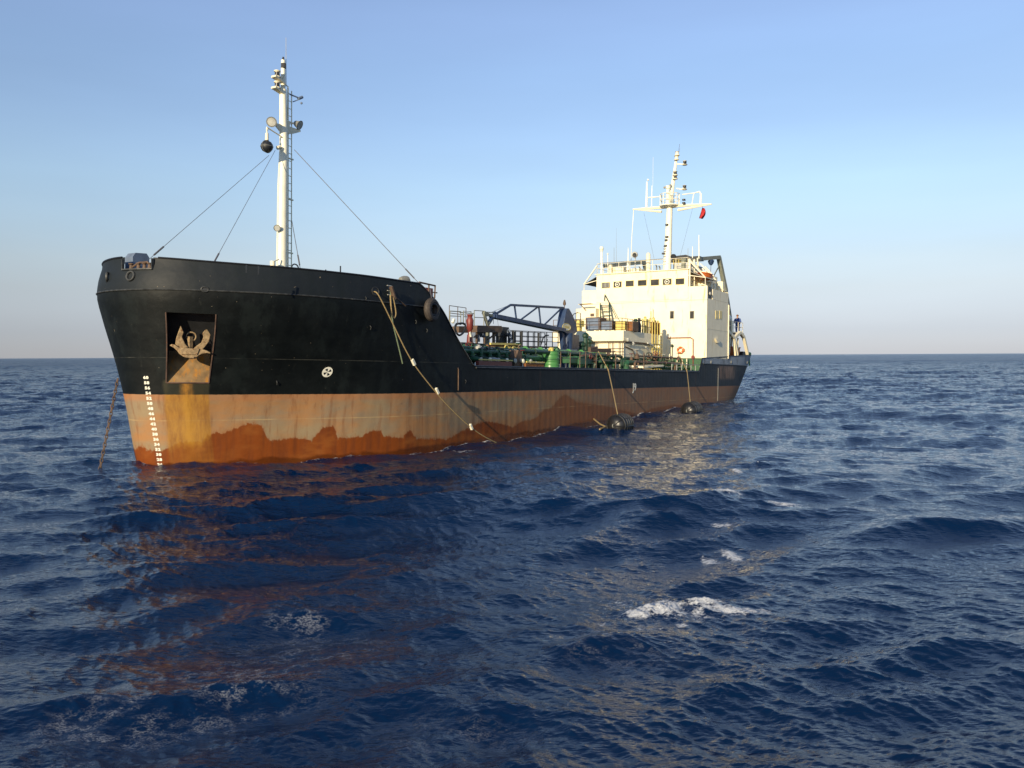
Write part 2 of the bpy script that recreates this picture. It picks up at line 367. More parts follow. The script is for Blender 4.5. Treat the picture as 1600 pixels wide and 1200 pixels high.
def noise_(vec, sc, det=4, ro=.55):
    q = N_('ShaderNodeTexNoise'); q.inputs['Scale'].default_value = sc; q.inputs['Detail'].default_value = det; q.inputs['Roughness'].default_value = ro
    t.links.new(vec, q.inputs['Vector']); return q.outputs[0]
def rng_(v_, a_, b_, c_=0., d_=1.):
    q = N_('ShaderNodeMapRange', interpolation_type='SMOOTHSTEP')
    t.links.new(v_, q.inputs[0])
    for i_, x_ in enumerate((a_, b_, c_, d_)): q.inputs[i_+1].default_value = x_
    return q.outputs[0]
tc = N_('ShaderNodeTexCoord'); ob = tc.outputs['Object']
fa = N_('ShaderNodeAttribute', attribute_name='foam').outputs['Fac']; fl = N_('ShaderNodeAttribute', attribute_name='fleck').outputs['Fac']; ds = N_('ShaderNodeAttribute', attribute_name='dist').outputs['Fac']
mp = N_('ShaderNodeMapping'); mp.inputs['Scale'].default_value = (1, 1.6, 1); mp.inputs['Rotation'].default_value = (0, 0, -.5); t.links.new(ob, mp.inputs[0]); mv = mp.outputs[0]
n1 = noise_(mv, 7, 10, .72); n2 = noise_(mv, 1.3, 6, .6); n3 = noise_(mv, 34, 5, .65)
f1 = rng_(math_('ADD', fa, math_('MULTIPLY', math_('SUBTRACT', n1, .5), 1.9)), .42, .75)
# thin ragged flecks: ridges of a noise field, broken up by a second one
rid = math_('SUBTRACT', 1, math_('MULTIPLY', math_('ABSOLUTE', math_('SUBTRACT', noise_(mv, 3.6, 8, .66), .5)), 15), clamp=True)
f2 = math_('MULTIPLY', math_('MULTIPLY', rid, rng_(n2, .44, .58)), rng_(n3, .38, .6)); f2 = math_('MULTIPLY', f2, rng_(fl, .1, .8))
ff = math_('MAXIMUM', math_('MULTIPLY', f1, .92), math_('MULTIPLY', f2, .4), clamp=True)
fo = N_('ShaderNodeBsdfPrincipled'); fo.inputs['Base Color'].default_value = (.66, .68, .70, 1); fo.inputs['Roughness'].default_value = .8
fb = N_('ShaderNodeBump'); fb.inputs['Strength'].default_value = .9; fb.inputs['Distance'].default_value = .04; t.links.new(n3, fb.inputs['Height']); t.links.new(fb.outputs[0], fo.inputs['Normal'])
t.links.new(rng_(ds, 0, 1, .045, .28), b.inputs['Roughness'])
wb = N_('ShaderNodeBump'); t.links.new(math_('ADD', .03, math_('MULTIPLY', ds, .9)), wb.inputs['Distance']); wb.inputs['Strength'].default_value = .35
mp2 = N_('ShaderNodeMapping'); mp2.inputs['Scale'].default_value = (1, 2.2, 1); mp2.inputs['Rotation'].default_value = (0, 0, .3); t.links.new(ob, mp2.inputs[0])
hh = math_('ADD', math_('MULTIPLY', noise_(mp2.outputs[0], 1.6, 3, .6), 3.0), math_('MULTIPLY', noise_(mp2.outputs[0], 7, 4, .62), .8))
t.links.new(hh, wb.inputs['Height']); t.links.new(wb.outputs[0], b.inputs['Normal'])
mx = N_('ShaderNodeMixShader'); t.links.new(ff, mx.inputs[0]); t.links.new(b.outputs[0], mx.inputs[1]); t.links.new(fo.outputs[0], mx.inputs[2])
t.links.new(mx.outputs[0], n['Material Output'].inputs[0]); me.materials.append(m)
_T = pchip([10.0, 10.37, 11.63, 12.94, 14.3], [5.0, 4.82, 3.94, 2.58, 1.3])
def top(q, s):
    if s < 10: return 5.0+.22*math.exp(-q/1.2)
    if s < 14.3: return _T(s)
    if s < 47.5: return 1.3
    if s < 48.2: return 1.3+1.1*(s-47.5)/.7
    return 2.4+.6*min(1, (s-48.2)/14)
RQ0, RQ1 = .55, 1.68
cols = [0, .004, .015, .035, .06, .095, .14, .19, .25, .32, .4, .475, RQ0, .69, .83, .97, 1.11, 1.25, 1.39, 1.53, RQ1, 1.8]
while cols[-1] < 15: cols.append(round(cols[-1]+.2, 3))
while cols[-1] < 47: cols.append(cols[-1]+.5)
cols += [47.5, 47.8, 48.2, 49, 50, 51, 52, 53, 54, 55, 56]
while cols[-1] < 66: cols.append(cols[-1]+.5)
cols += [66.3, 66.6, 66.8, 66.9, 66.96, 66.99, 67]
low = [-4.2, -3.6, -3.2, -2.9, -2.6, -2.2, -1.8, -1.4, -1.0, -.6, -.3, 0, .24, .46, .75, 1.05, 1.3]
fr = [.09, .18, .27, .36, .473, .55, .63, .716, .76, .82, .877, .94, 1.0]
def hull_s(c, h):
    if c < 8: return c+stem(h)*(1-c/8)
    if c > 56:
        u = min(1, max(0, (h+2.9)/5.9)); e = 61.5+5.5*u**.8
        if h < -2.9: e -= (-2.9-h)*2
        if c >= 67: return e
        return 56+(c-56)*(e-56)/11
    return c
def hull_p(c, h, e=0.):
    s = hull_s(c, h); return (s, half(s, h) if 0 < c < 67 else 0., h)
def hull_rows(c):
    s = hull_s(c, 2.0); T = top(c, s if c > 8 else c-1); return low+[1.3+f*(T-1.3) for f in fr]
def nrm(s, h):
    a = Vector((.06, half(s+.03, h)-half(s-.03, h), 0)); b_ = Vector((0, half(s, h+.03)-half(s, h-.03), .06))
    a.normalize(); b_.normalize(); nn = b_.cross(a); 
    if nn.y < 0: nn = -nn
    return a, b_, nn.normalized()
def on_hull(s, h, off=0.):
    nn = nrm(s, h)[2]; return Vector((s, half(s, h), h))+nn*off
HB = [(-.5, -2.0), (.08, -2.02), (.15, -2.18), (.36, -2.22), (.51, -2.09), (.79, -1.84), (1.33, -1.85), (1.46, -1.91), (1.55, -1.6), (1.91, -1.49), (2.13, -1.57), (2.29, -1.45), (2.57, -1.33), (2.84, -1.18), (3.35, -1.22), (3.51, -1.66), (3.66, -1.88), (4.13, -1.9), (4.47, -1.78), (5.3, -1.97), (5.5, -1.46), (6.03, -1.31), (6.21, -1.89), (6.65, -1.88), (7.18, -1.84), (7.45, -1.63), (8.05, -1.57), (8.22, -1.92), (9.22, -1.99), (9.57, -1.6), (9.99, -2.06), (12.23, -2.22), (13.54, -1.86), (14.64, -1.6), (15.51, -1.51), (17.03, -1.71), (17.99, -1.96), (18.98, -1.66), (20.35, -1.61), (21.43, -1.1), (22.32, -1.06), (23.31, -.41), (24.1, -.27), (25.36, -.76), (29.89, -1.16), (35.19, -1.9), (37.53, -1.51), (41.38, -1.38), (45.67, -1.45), (52, -1.5), (70, -1.5)]

root = empty('tanker_ship', (0, 0, 0), 'black and rust-red coastal tanker with a white bridge, lying at anchor', 'ship')
def hull_material():
    m = bpy.data.materials.new('hull_paint'); m.use_nodes = True; T = m.node_tree; n = T.nodes; b = n['Principled BSDF']
    def N2(ty, **k):
        q = T.nodes.new(ty)
        for a_, v_ in k.items(): setattr(q, a_, v_)
        return q
    def ma(op, a_, b_=None, c_=None, clamp=False):
        q = N2('ShaderNodeMath', operation=op, use_clamp=clamp)
        for i_, v_ in enumerate((a_, b_, c_)):
            if v_ is None: continue
            if isinstance(v_, (int, float)): q.inputs[i_].default_value = v_
            else: T.links.new(v_, q.inputs[i_])
        return q.outputs[0]
    def nz(scl, sc=1., det=6, ro=.6, off=(0, 0, 0)):
        mp = N2('ShaderNodeMapping'); mp.inputs['Scale'].default_value = scl; mp.inputs['Location'].default_value = off; T.links.new(ob, mp.inputs[0])
        q = N2('ShaderNodeTexNoise'); q.inputs['Scale'].default_value = sc; q.inputs['Detail'].default_value = det; q.inputs['Roughness'].default_value = ro
        T.links.new(mp.outputs[0], q.inputs['Vector']); return q.outputs[0]
    def rg(v_, a_, b_, c_=0., d_=1.):
        q = N2('ShaderNodeMapRange', interpolation_type='SMOOTHSTEP'); T.links.new(v_, q.inputs[0])
        for i_, x_ in enumerate((a_, b_, c_, d_)): q.inputs[i_+1].default_value = x_
        return q.outputs[0]
    def mixc(f, a_, b_):
        q = N2('ShaderNodeMix', data_type='RGBA')
        for i_, v_ in ((0, f), (6, a_), (7, b_)):
            if isinstance(v_, tuple): q.inputs[i_].default_value = (*v_, 1)
            elif isinstance(v_, (int, float)): q.inputs[i_].default_value = v_
            else: T.links.new(v_, q.inputs[i_])
        return q.outputs[2]
    ob = N2('ShaderNodeTexCoord').outputs['Object']; sx = N2('ShaderNodeSeparateXYZ'); T.links.new(ob, sx.inputs[0]); s_, y_, h_ = sx.outputs
    hb = N2('ShaderNodeAttribute', attribute_name='wet_line').outputs['Fac']
    # antifouling: faded above, darker below a ragged border
    border = ma('ADD', hb, ma('MULTIPLY', ma('SUBTRACT', nz((1, 1, .8), 7, 6, .7), .5), .45))
    low_f = ma('MULTIPLY', rg(ma('SUBTRACT', border, h_), -.04, .04), rg(s_, 15, 24, 1, .5))
    big = nz((.5, .5, 1.3), 1.1, 5); patch = nz((.35, .35, .8), 1.0, 4, .5, (3, 1, 7)); streak = nz((1.6, 1.6, .12), 2.2, 7, .62)
    fade = mixc(rg(patch, .42, .62), (.33, .17, .07), (.27, .20, .115))
    fade = mixc(rg(big, .35, .75), fade, (.24, .18, .115))
    fade = mixc(rg(h_, -.35, -.15, 0, .45), fade, (.38, .15, .06))
    fade = mixc(ma('MULTIPLY', rg(streak, .52, .68), .55), fade, (.18, .07, .028))
    darkc = mixc(rg(streak, .4, .65), (.19, .046, .006), (.14, .036, .008)); darkc = mixc(rg(big, .45, .7), darkc, (.23, .07, .012))
    aft = rg(s_, 16, 34); fade = mixc(ma('MULTIPLY', aft, .7), fade, (.20, .11, .07)); darkc = mixc(ma('MULTIPLY', aft, .7), darkc, (.11, .035, .020))
    damp = rg(ma('SUBTRACT', ma('ADD', border, ma('MULTIPLY', nz((1.5, 1.5, .5), 4, 7, .7, (6, 2, 3)), .9)), h_), .2, .55); fade = mixc(ma('MULTIPLY', damp, .45), fade, (.25, .10, .035)); redc = mixc(low_f, fade, darkc)
    hor = rg(ma('ABSOLUTE', ma('ADD', h_, ma('ADD', 1.0, ma('MULTIPLY', nz((.6, .6, .6), 1, 2), .1)), None), None) if False else ma('ABSOLUTE', ma('ADD', h_, 1.02)), .0, .035, 1, 0)
    redc = mixc(ma('MULTIPLY', hor, rg(nz((.7, .7, .7), 1.5, 3), .4, .6, .1, .6)), redc, (.45, .32, .15))
    dents = rg(nz((1, 1, .5), 3.1, 8, .72, (5, 5, 5)), .66, .72); redc = mixc(ma('MULTIPLY', dents, .6), redc, (.10, .05, .03))
    # anchor rust: a broad yellow-brown band and a running streak below the pocket
    sl = ma('SUBTRACT', s_, ma('MULTIPLY', h_, -.155))
    port = ma('LESS_THAN', y_, 0)
    wav = ma('MULTIPLY', ma('SUBTRACT', nz((1, 1, .6), 2.5, 6), .5), .12)
    band = ma('MULTIPLY', rg(ma('ADD', sl, wav), .16, .26), rg(ma('ADD', sl, wav), 1.52, 1.44)); band = ma('MULTIPLY', ma('MULTIPLY', band, port), rg(h_, .62, .5))
    rustc = mixc(rg(nz((1.8, 1.8, .35), 2.4, 8, .7, (1, 4, 2)), .35, .65), (.38, .19, .028), (.23, .10, .02))
    core = ma('MULTIPLY', rg(ma('ABSOLUTE', ma('SUBTRACT', ma('ADD', sl, ma('MULTIPLY', wav, 2.5)), .80)), .02, .26, 1, 0), rg(nz((3, 3, .5), 2, 7, .7, (1, 7, 1)), .3, .6, .35, 1))
    rustc = mixc(ma('MULTIPLY', core, .8), rustc, (.45, .23, .025))
    rb = ma('MULTIPLY', band, rg(ma('SUBTRACT', h_, border), -.35, .1, .22, .8)); redc = mixc(rb, redc, rustc)
    # black topsides: dull, scuffed, bluer aft
    blk = mixc(rg(nz((.6, .6, 1), 1.3, 7, .65), .35, .75), (.0022, .0036, .004), (.006, .0085, .009))
    blk = mixc(ma('MULTIPLY', rg(nz((1.2, 1.2, .25), 4, 8, .7, (2, 9, 1)), .58, .75), .5), blk, (.022, .025, .022))
    sky_tint = rg(h_, 3.9, 3.97); sky_tint = ma('MULTIPLY', sky_tint, rg(s_, 14, 10)); blk = mixc(ma('MULTIPLY', sky_tint, .38), blk, (.028, .036, .046))  # sky light on the bow strake above the knuckle, painted into its colour
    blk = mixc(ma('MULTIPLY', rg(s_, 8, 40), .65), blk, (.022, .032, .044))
    poop = ma('MULTIPLY', rg(s_, 48.2, 48.3), rg(h_, 1.95, 2.0)); blk = mixc(poop, blk, (.25, .29, .33))
    rs_ = ma('MULTIPLY', rg(nz((2.4, 2.4, .1), 1.6, 6, .6, (0, 2, 0)), .60, .70), .5); blk = mixc(ma('MULTIPLY', rs_, rg(s_, 6, 30)), blk, (.12, .055, .03))
    scrape = ma('MULTIPLY', ma('MULTIPLY', rg(ma('ABSOLUTE', ma('SUBTRACT', s_, 55)), 1.3, 3.2, 1, 0), rg(ma('ABSOLUTE', ma('SUBTRACT', h_, 1.25)), .4, .8, 1, 0)), rg(nz((3, 3, .4), 2.2, 8, .75), .36, .58)); blk = mixc(ma('MULTIPLY', scrape, .85), blk, (.26, .17, .12))
    seam = ma('MULTIPLY', rg(ma('ABSOLUTE', ma('SUBTRACT', h_, 1.42)), 0, .02, 1, 0), rg(nz((.6, .6, .6), 1.7, 3), .4, .6, .05, .5)); blk = mixc(seam, blk, (.12, .12, .10))
    grey = ma('MULTIPLY', band, .75); blk = mixc(grey, blk, mixc(core, (.045, .042, .026), (.42, .20, .035)))
    oil = rg(nz((.5, .5, .25), 1.6, 7, .7, (4, 1, 2)), .5, .62); blk = mixc(ma('MULTIPLY', oil, .45), blk, (.012, .017, .017)); pit = rg(nz((1, 1, 1), 9, 2, .5, (8, 8, 8)), .755, .78); blk = mixc(ma('MULTIPLY', pit, .7), blk, (.30, .24, .16))
    up = rg(ma('ADD', h_, ma('MULTIPLY', ma('SUBTRACT', nz((1, 1, 1), 5, 3), .5), .03)), -.008, .008)
    wet = rg(ma('ADD', ma('SUBTRACT', h_, ma('MULTIPLY', s_, .026)), ma('ADD', 2.93, ma('MULTIPLY', ma('SUBTRACT', nz((.9, .9, .9), 1.2, 5), .5), -.5))), .12, .26, 1, 0)
    redc = mixc(ma('MULTIPLY', wet, .62), redc, (.045, .014, .005))
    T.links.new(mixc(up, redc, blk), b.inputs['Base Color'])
    T.links.new(ma('ADD', ma('ADD', ma('MULTIPLY', up, -.06), ma('MULTIPLY', wet, -.35)), ma('ADD', .52, ma('MULTIPLY', big, .18))), b.inputs['Roughness'])
    b.inputs['Specular IOR Level'].default_value = .2
    bp = N2('ShaderNodeBump'); bp.inputs['Strength'].default_value = .5; bp.inputs['Distance'].default_value = .05
    fr_ = N2('ShaderNodeTexWave', wave_type='BANDS', bands_direction='X'); fr_.inputs['Scale'].default_value = .52; T.links.new(ob, fr_.inputs['Vector'])
    hh_ = ma('ADD', ma('MULTIPLY', nz((.7, .7, .9), 1.0, 3), 1.5), ma('ADD', ma('MULTIPLY', nz((1, 1, 1), 14, 5), .06), ma('MULTIPLY', fr_.outputs['Fac'], .2)))
    T.links.new(hh_, bp.inputs['Height']); T.links.new(bp.outputs[0], b.inputs['Normal'])
    return m
M['hull'] = hull_material()
def build_hull():
    nr_, nc = len(low)+len(fr), len(cols); V = []; fs = []; fmi = []
    for c in cols:
        for h in hull_rows(c): V.append(hull_p(c, h))
    idx = {}
    def P(i, j, sd_):
        if sd_ > 0 or i in (0, nc-1): return i*nr_+j
        k = (i, j)
        if k not in idx: idx[k] = len(V); p = V[i*nr_+j]; V.append((p[0], -p[1], p[2]))
        return idx[k]
    jb, jt = low.index(.46), len(low)+fr.index(.473); ja = len(low)+fr.index(.877)
    for sd_ in (1, -1):
        for i in range(nc-1):
            for j in range(nr_-1):
                if cols[i] >= RQ0-1e-6 and cols[i+1] <= RQ1+1e-6 and jb <= j < jt: continue
                if sd_ > 0 and .014 < cols[i] and cols[i+1] < .33 and j >= ja: continue
                q = (P(i, j, sd_), P(i+1, j, sd_), P(i+1, j+1, sd_), P(i, j+1, sd_))
                fs.append(q if sd_ < 0 else q[::-1])
    mb = MB(); mb._a(V, fs); o = mb.build('hull', M['hull'], root, smooth=28)
    hbv = np.interp([p[0] for p in V], [a for a, _ in HB], [b_ for _, b_ in HB]).astype(np.float32)
    a = o.data.attributes.new('wet_line', 'FLOAT', 'POINT'); a.data.foreach_set('value', hbv)
    # anchor pockets: sloping rusty floor, dark walls
    for sd_ in (1, -1):
        rows_ = list(range(jb, jt+1)); il, ir = cols.index(RQ0), cols.index(RQ1)
        L = [Vector(V[il*nr_+j]) for j in rows_]; Rr = [Vector(V[ir*nr_+j]) for j in rows_]
        Bt = [Vector(V[i*nr_+jb]) for i in range(il, ir+1)]; Tp = [Vector(V[i*nr_+jt]) for i in range(il, ir+1)]
        inn = -nrm(.4, 1.8)[2]; inn.z = 0; inn.normalize(); d_ = inn*.6
        E_ = L[0]+d_+Vector((0, 0, 1.25)); F_ = Rr[0]+d_*.9+Vector((0, 0, 1.25)); G_ = Rr[-1]+d_; H_ = L[-1]+d_*1.1
        mb = MB(); fl_ = lambda P_: [(p.x, p.y*sd_, p.z) for p in P_]
        mb.m = 1; mb._a(fl_([*Bt, F_, E_]), [tuple(range(len(Bt)+2))])
        mb.m = 0; mb._a(fl_([E_, F_, G_, H_]), [(0, 1, 2, 3)]); mb._a(fl_([*L, H_, E_]), [tuple(range(len(L)+2))]); mb._a(fl_([*Rr, G_, F_]), [tuple(range(len(L)+2))]); mb._a(fl_([*Tp, G_, H_]), [tuple(range(len(Bt)+2))])
        mb.m = 2
        mid = (E_+F_)/2+Vector((0, 0, .8)); mb.torus((mid.x, mid.y*sd_, mid.z), (inn.x, inn.y*sd_, .5), .22, .06, 16, 6)
        ap = mb.build('anchor_pocket', [M['black'], M['ramp'], M['brown']], root, smooth=0)
        if sd_ < 0: continue
        f_ = MB()
        for P_ in (L, Rr): f_.tube(fl_([p+nrm(max(p.x, -.5), p.z)[2]*.01 for p in P_]), .026, 6)
        f_.tube(fl_([p for p in Bt]), .03, 6)
        f_.build('pocket_frame', M['pframe'], ap)
    # rubbing beads and bulwark cap
    mb = MB()
    for sd_ in (1, -1):
        pts = []
        for c in cols:
            if c > 11.2: break
            p = hull_p(c, 3.95); pts.append((p[0]-(.015 if c < .3 else 0), sd_*(p[1]+.012), p[2]))
        mb.tube(pts, .032, 6)
    mb.build('knuckle_bead', M['bead'], root)
    mb = MB()
    for sd_ in (1, -1):
        run = []
        for c in cols:
            if sd_ > 0 and .014 < c < .33:
                if run and len(run) > 1: mb.tube(run, .04, 6)
                run = []; 
                continue
            rw = hull_rows(c); p = hull_p(c, rw[-1]); run.append((p[0], sd_*p[1], p[2]))
        mb.tube(run, .04, 6)
    mb.build('bulwark_cap', M['black'], root)
    mb = MB()
    for c0, c1, h in ((14.5, 47.3, 1.22),):
        for sd_ in (1, -1): mb.tube([(c, sd_*6.02, h) for c in np.linspace(c0, c1, 60)], .045, 6)
    mb.build('rubbing_strake', M['bead'], root)
M['ramp'] = mat('rusty_pocket_floor', (.21, .13, .055), .8, var=.35, scale=3, streak=.85, stain=(.36, .155, .018), bump=.3)
M['pframe'] = mat('pocket_frame_paint', (.09, .055, .04), .6, var=.4, rust=.5, scale=5)
M['bead'] = mat('scuffed_black_bead', (.035, .037, .036), .5, var=.6, scale=5, rust=.3, stain=(.20, .18, .13))
build_hull()
def deck(name, h, s0, s1, m, inset=.05):
    ss = np.linspace(s0, s1, 40); mb = MB()
    P_ = [(s, half(s, h)-inset, h) for s in ss]+[(s, -(half(s, h)-inset), h) for s in ss[::-1]]
    mb.prism([(p[0], p[1], h-.06) for p in P_], (0, 0, .06)); return mb.build(name, m, root, smooth=0)
deck('forecastle_deck', 3.9, -.6, 10.4, M['deck']); deck('main_deck', 1.27, 9, 49.25, M['deck'], .03); deck('poop_deck', 1.9, 49.3, 66.2, M['deck'])
mb = MB(); mb.box(10.2, 10.3, -5.85, 5.85, 1.3, 3.84); mb.build('forecastle_bulkhead', M['dgreen'], root)
# stem chock, notch ledge and roller, fairleads
mb = MB(); c_ = Vector((-.93, -.62, 4.5)); mb.torus(c_, (-.75, -.6, 0), .17, .05, 18, 8); mb.build('stem_chock', M['bead'], root)
mb = MB(); c_ = on_hull(-.84, 4.45, .02); mb.torus(on_hull(-.9, 4.47, .02), nrm(-.9, 4.47)[2], .17, .045, 18, 8); mb.build('bow_chock', M['bead'], root)
mb = MB(); pts = [Vector(hull_p(c, 4.73)) for c in (.015, .06, .14, .25, .33)]
for a_, b_ in zip(pts, pts[1:]): mb.bar(a_+Vector((0, 0, 0)), b_, .16, .05)
for c in (.015, .33):
    p = Vector(hull_p(c, 4.7)); mb.bar(p, p+Vector((0, 0, .42)), .05, .1)
mb.build('fairlead_ledge', M['bead'], root)
mb = MB()
for k, c in enumerate((.06, .13, .2, .27)):
    p = Vector(hull_p(c, 4.75)); mb.lathe(p+Vector((.12, -.12, 0)), (0, 0, 1), [(0, .10), (.05, .07), (.16, .06), (.2, .1), (.23, .1)], 10)
mb.tube([Vector(hull_p(.05, 4.78))+Vector((.1, -.1, .0)), Vector(hull_p(.12, 5.0))+Vector((.1, -.1, .0)), Vector(hull_p(.22, 5.02))+Vector((.1, -.1, .0)), Vector(hull_p(.3, 4.8))+Vector((.1, -.1, 0))], .035, 6)
mb.build('roller_fairlead', M['brown'], root)
def ring_lead(s, h, r, wd=1.0, name='fairlead'):
    a_, b_, nn = nrm(s, h); c = on_hull(s, h, .01); mb = MB()
    mb.tube([c+a_*wd*r*math.cos(t_)+b_*r*math.sin(t_) for t_ in np.linspace(0, 2*math.pi, 17)[:-1]], .03, 6, closed=True)
    mb.m = 1; mb._a([c+a_*wd*r*math.cos(t_)+b_*r*math.sin(t_) for t_ in np.linspace(0, 2*math.pi, 17)[:-1]], [tuple(range(16))])
    return mb.build(name, [M['bead'], M['black']], root)
ring_lead(.57, 3.99, .09, 1.4); ring_lead(7.13, 4.38, .17, 1.2); 
mb = MB(); a_, b_, nn = nrm(8.0, 4.45); c = on_hull(8.0, 4.5, .012)
mb.m = 1; mb._a([c+a_*u_*.12+b_*v_*.2 for u_, v_ in ((-1, -1), (1, -1), (1, 1), (-1, 1))], [(0, 1, 2, 3)])
mb.m = 0
for v_ in (.2, -.02, -.2): mb.bar(c+a_*-.14+b_*v_, c+a_*.14+b_*v_, .035)
mb.build('mooring_port', [M['lightgrey'], M['black']], root)
for s_, h_ in ((9.7, 3.3), (6.9, 2.9), (6.55, 4.1), (10.5, 2.95), (3.6, .55), (13.6, .6)):
    mb = MB(); c = on_hull(s_, h_, 0); mb.tube([c, c+nrm(s_, h_)[2]*.07+Vector((0, 0, -.05)), c+Vector((0, .02, -.16))], .02, 6); mb.build('hull_cleat', M['bead'], root)
mb = MB(); c = on_hull(13.0, 1.15, 0); mb.lathe(c+Vector((0, -.05, -.02)), (0, 0, 1), [(0, .06), (.05, .07), (.1, .03)], 10); mb.bar((13.0, 6.02, .1), (13.0, 6.02, 1.15), .045, .03); mb.build('scupper_pipe', M['brown'], root)
# ------------------------------------------------------------------ hull writing
def hull_text(txt, s, h, size, name, label=None, m=None, bold=.008):
    cu = bpy.data.curves.new(name, 'FONT'); cu.body = txt; cu.size = size; cu.align_x = 'CENTER'; cu.align_y = 'CENTER'; cu.extrude = .003; cu.offset = bold; cu.space_character = 1.12; cu.resolution_u = 3
    to = bpy.data.objects.new(name+'_curve', cu); COL.objects.link(to); dg = bpy.context.evaluated_depsgraph_get()
    me = bpy.data.meshes.new_from_object(to.evaluated_get(dg)); bpy.data.objects.remove(to)
    a_, b_, nn = nrm(s, h); up_ = b_; x_ = up_.cross(nn); 
    if x_.x < 0: x_ = -x_
    c = on_hull(s, h, .012)
    if name == 'draft_mark': x_ = Vector((0, 0, 1)).cross(nn).normalized(); x_ = x_ if x_.x > 0 else -x_; up_ = nn.cross(x_).normalized(); up_ = up_ if up_.z > 0 else -up_
    fl_ = lambda v: Vector((v[0], -v[1], v[2]))
    x_, up_, c, nn = fl_(x_), fl_(up_), fl_(c), fl_(nn)
    xs_ = 1.35 if name == 'draft_mark' else 1.0; me.transform(Matrix.Diagonal((xs_, 1, 1, 1))); me.transform(Matrix(((x_.x, up_.x, nn.x, c.x), (x_.y, up_.y, nn.y, c.y), (x_.z, up_.z, nn.z, c.z), (0, 0, 0, 1))))
    me.materials.clear(); me.materials.append(m or M['markwhite']); me.name = name
    o = bpy.data.objects.new(name, me); COL.objects.link(o); o.parent = root
    if label: o['label'] = label
    return o
for k in range(18):
    v_ = 60-2*k; h = .65-.2*k; hull_text(str(v_), -.24+.2*k*.197, h, .15, 'draft_mark', 'white number %d in the column of bow draught numbers' % v_)
hull_text('J9', 34.15, .05, .72, 'load_line_mark', bold=.02)
mb = MB(); a_, b_, nn = nrm(5.38, .93); c = on_hull(5.38, .93, .012); R_ = .225
mb.m = 0; mb.prism([c+a_*R_*math.cos(t_)+b_*R_*math.sin(t_) for t_ in np.linspace(0, 2*math.pi, 25)[:-1]], nn*.006)
mb.m = 1
for k in range(4):
    t0 = k*math.pi/2+.15; P_ = [c+nn*.010+a_*(.16*math.cos(t0+d_))+b_*(.16*math.sin(t0+d_)) for d_ in (0, .25, .5, .75)]; mb.prism([c+nn*.010+a_*.02*math.cos(t0+.4)+b_*.02*math.sin(t0+.4)]+P_, nn*.004)
mb.build('thruster_mark', [M['markwhite'], M['black']], root)
# ------------------------------------------------------------------ superstructure
def railing(name, runs, ht, m, parent, levels=(1, .55), step=1.2, r=.022, org=(0, 0, 0), post_r=.026):
    mb = MB()
    for pts in runs:
        P_ = [Vector(p) for p in pts]
        for lv in levels: mb.tube([p+Vector((0, 0, ht*lv)) for p in P_], r, 5)
        for a_, b_ in zip(P_, P_[1:]):
            n_ = max(1, round((b_-a_).length/step))
            for k in range(n_+1): q = a_.lerp(b_, k/n_); mb.tube([q, q+Vector((0, 0, ht))], post_r, 5)
    return mb.build(name, m, parent, org)
def ladder(name, p, q, wd, m, parent, side=(0, 1, 0), step=.3, org=(0, 0, 0), r=.022):
    p, q = Vector(p), Vector(q); s_ = Vector(side).normalized()*wd/2; mb = MB()
    for k in (-1, 1): mb.tube([p+s_*k, q+s_*k], r*1.3, 5)
    n_ = int((q-p).length/step)
    for i in range(n_+1): c = p.lerp(q, (i+.5)/(n_+1)); mb.tube([c-s_, c+s_], r*.8, 4)
    return mb.build(name, m, parent, org)
SF = 49.3
mb = MB()
mb.box(SF, 55.3, -6.0, 6.0, 2.42, 7.55)                      # full width house, two tiers
mb.box(SF-.02, 54.2, -4.5, 4.3, 7.55, 10.1)                  # wheelhouse
mb.box(SF-.16, 54.5, -4.62, 4.42, 10.1, 10.18)               # roof lip
mb.box(SF+.002, SF+.06, -6.0, -4.5, 7.5, 8.72); mb.box(SF+.002, SF+.06, 4.3, 6.0, 7.5, 8.62)   # wing bulwarks, front
mb.box(SF+.06, 55.3, -6.0, -5.94, 7.55, 8.6)
mb.box(50.75, 55.2, 5.94, 6.0, 7.55, 8.45); mb.box(SF+.06, 49.55, 5.94, 6.0, 7.55, 8.62)
mb.box(SF-.05, SF, -6.35, 6.02, 7.42, 7.50)                  # moulding at bridge deck
mb.box(48.6, SF, -6.25, -4.2, 2.4, 7.0)                      # starboard corner trunk seen at the left
house = mb.build('deckhouse', M['cream'], root, smooth=0, bevel=.03)
mb = MB(); mb.box(SF-.03, 55.3, -5.99, 5.97, 1.28, 2.42); mb.build('poop_front', M['green'], root, smooth=0)
mb = MB(); a_ = at(1095, 578, s=49.25); mb.prism([(49.24, 5.3, 1.3), (49.24, 5.9, 1.3), (49.24, 6.0, 2.4), (49.24, 5.82, 2.4)], (-.03, 0, 0)); mb.build('bulwark_shadow', M['black'], root)  # shadow of the bulwark end on the green front, added as a black strip
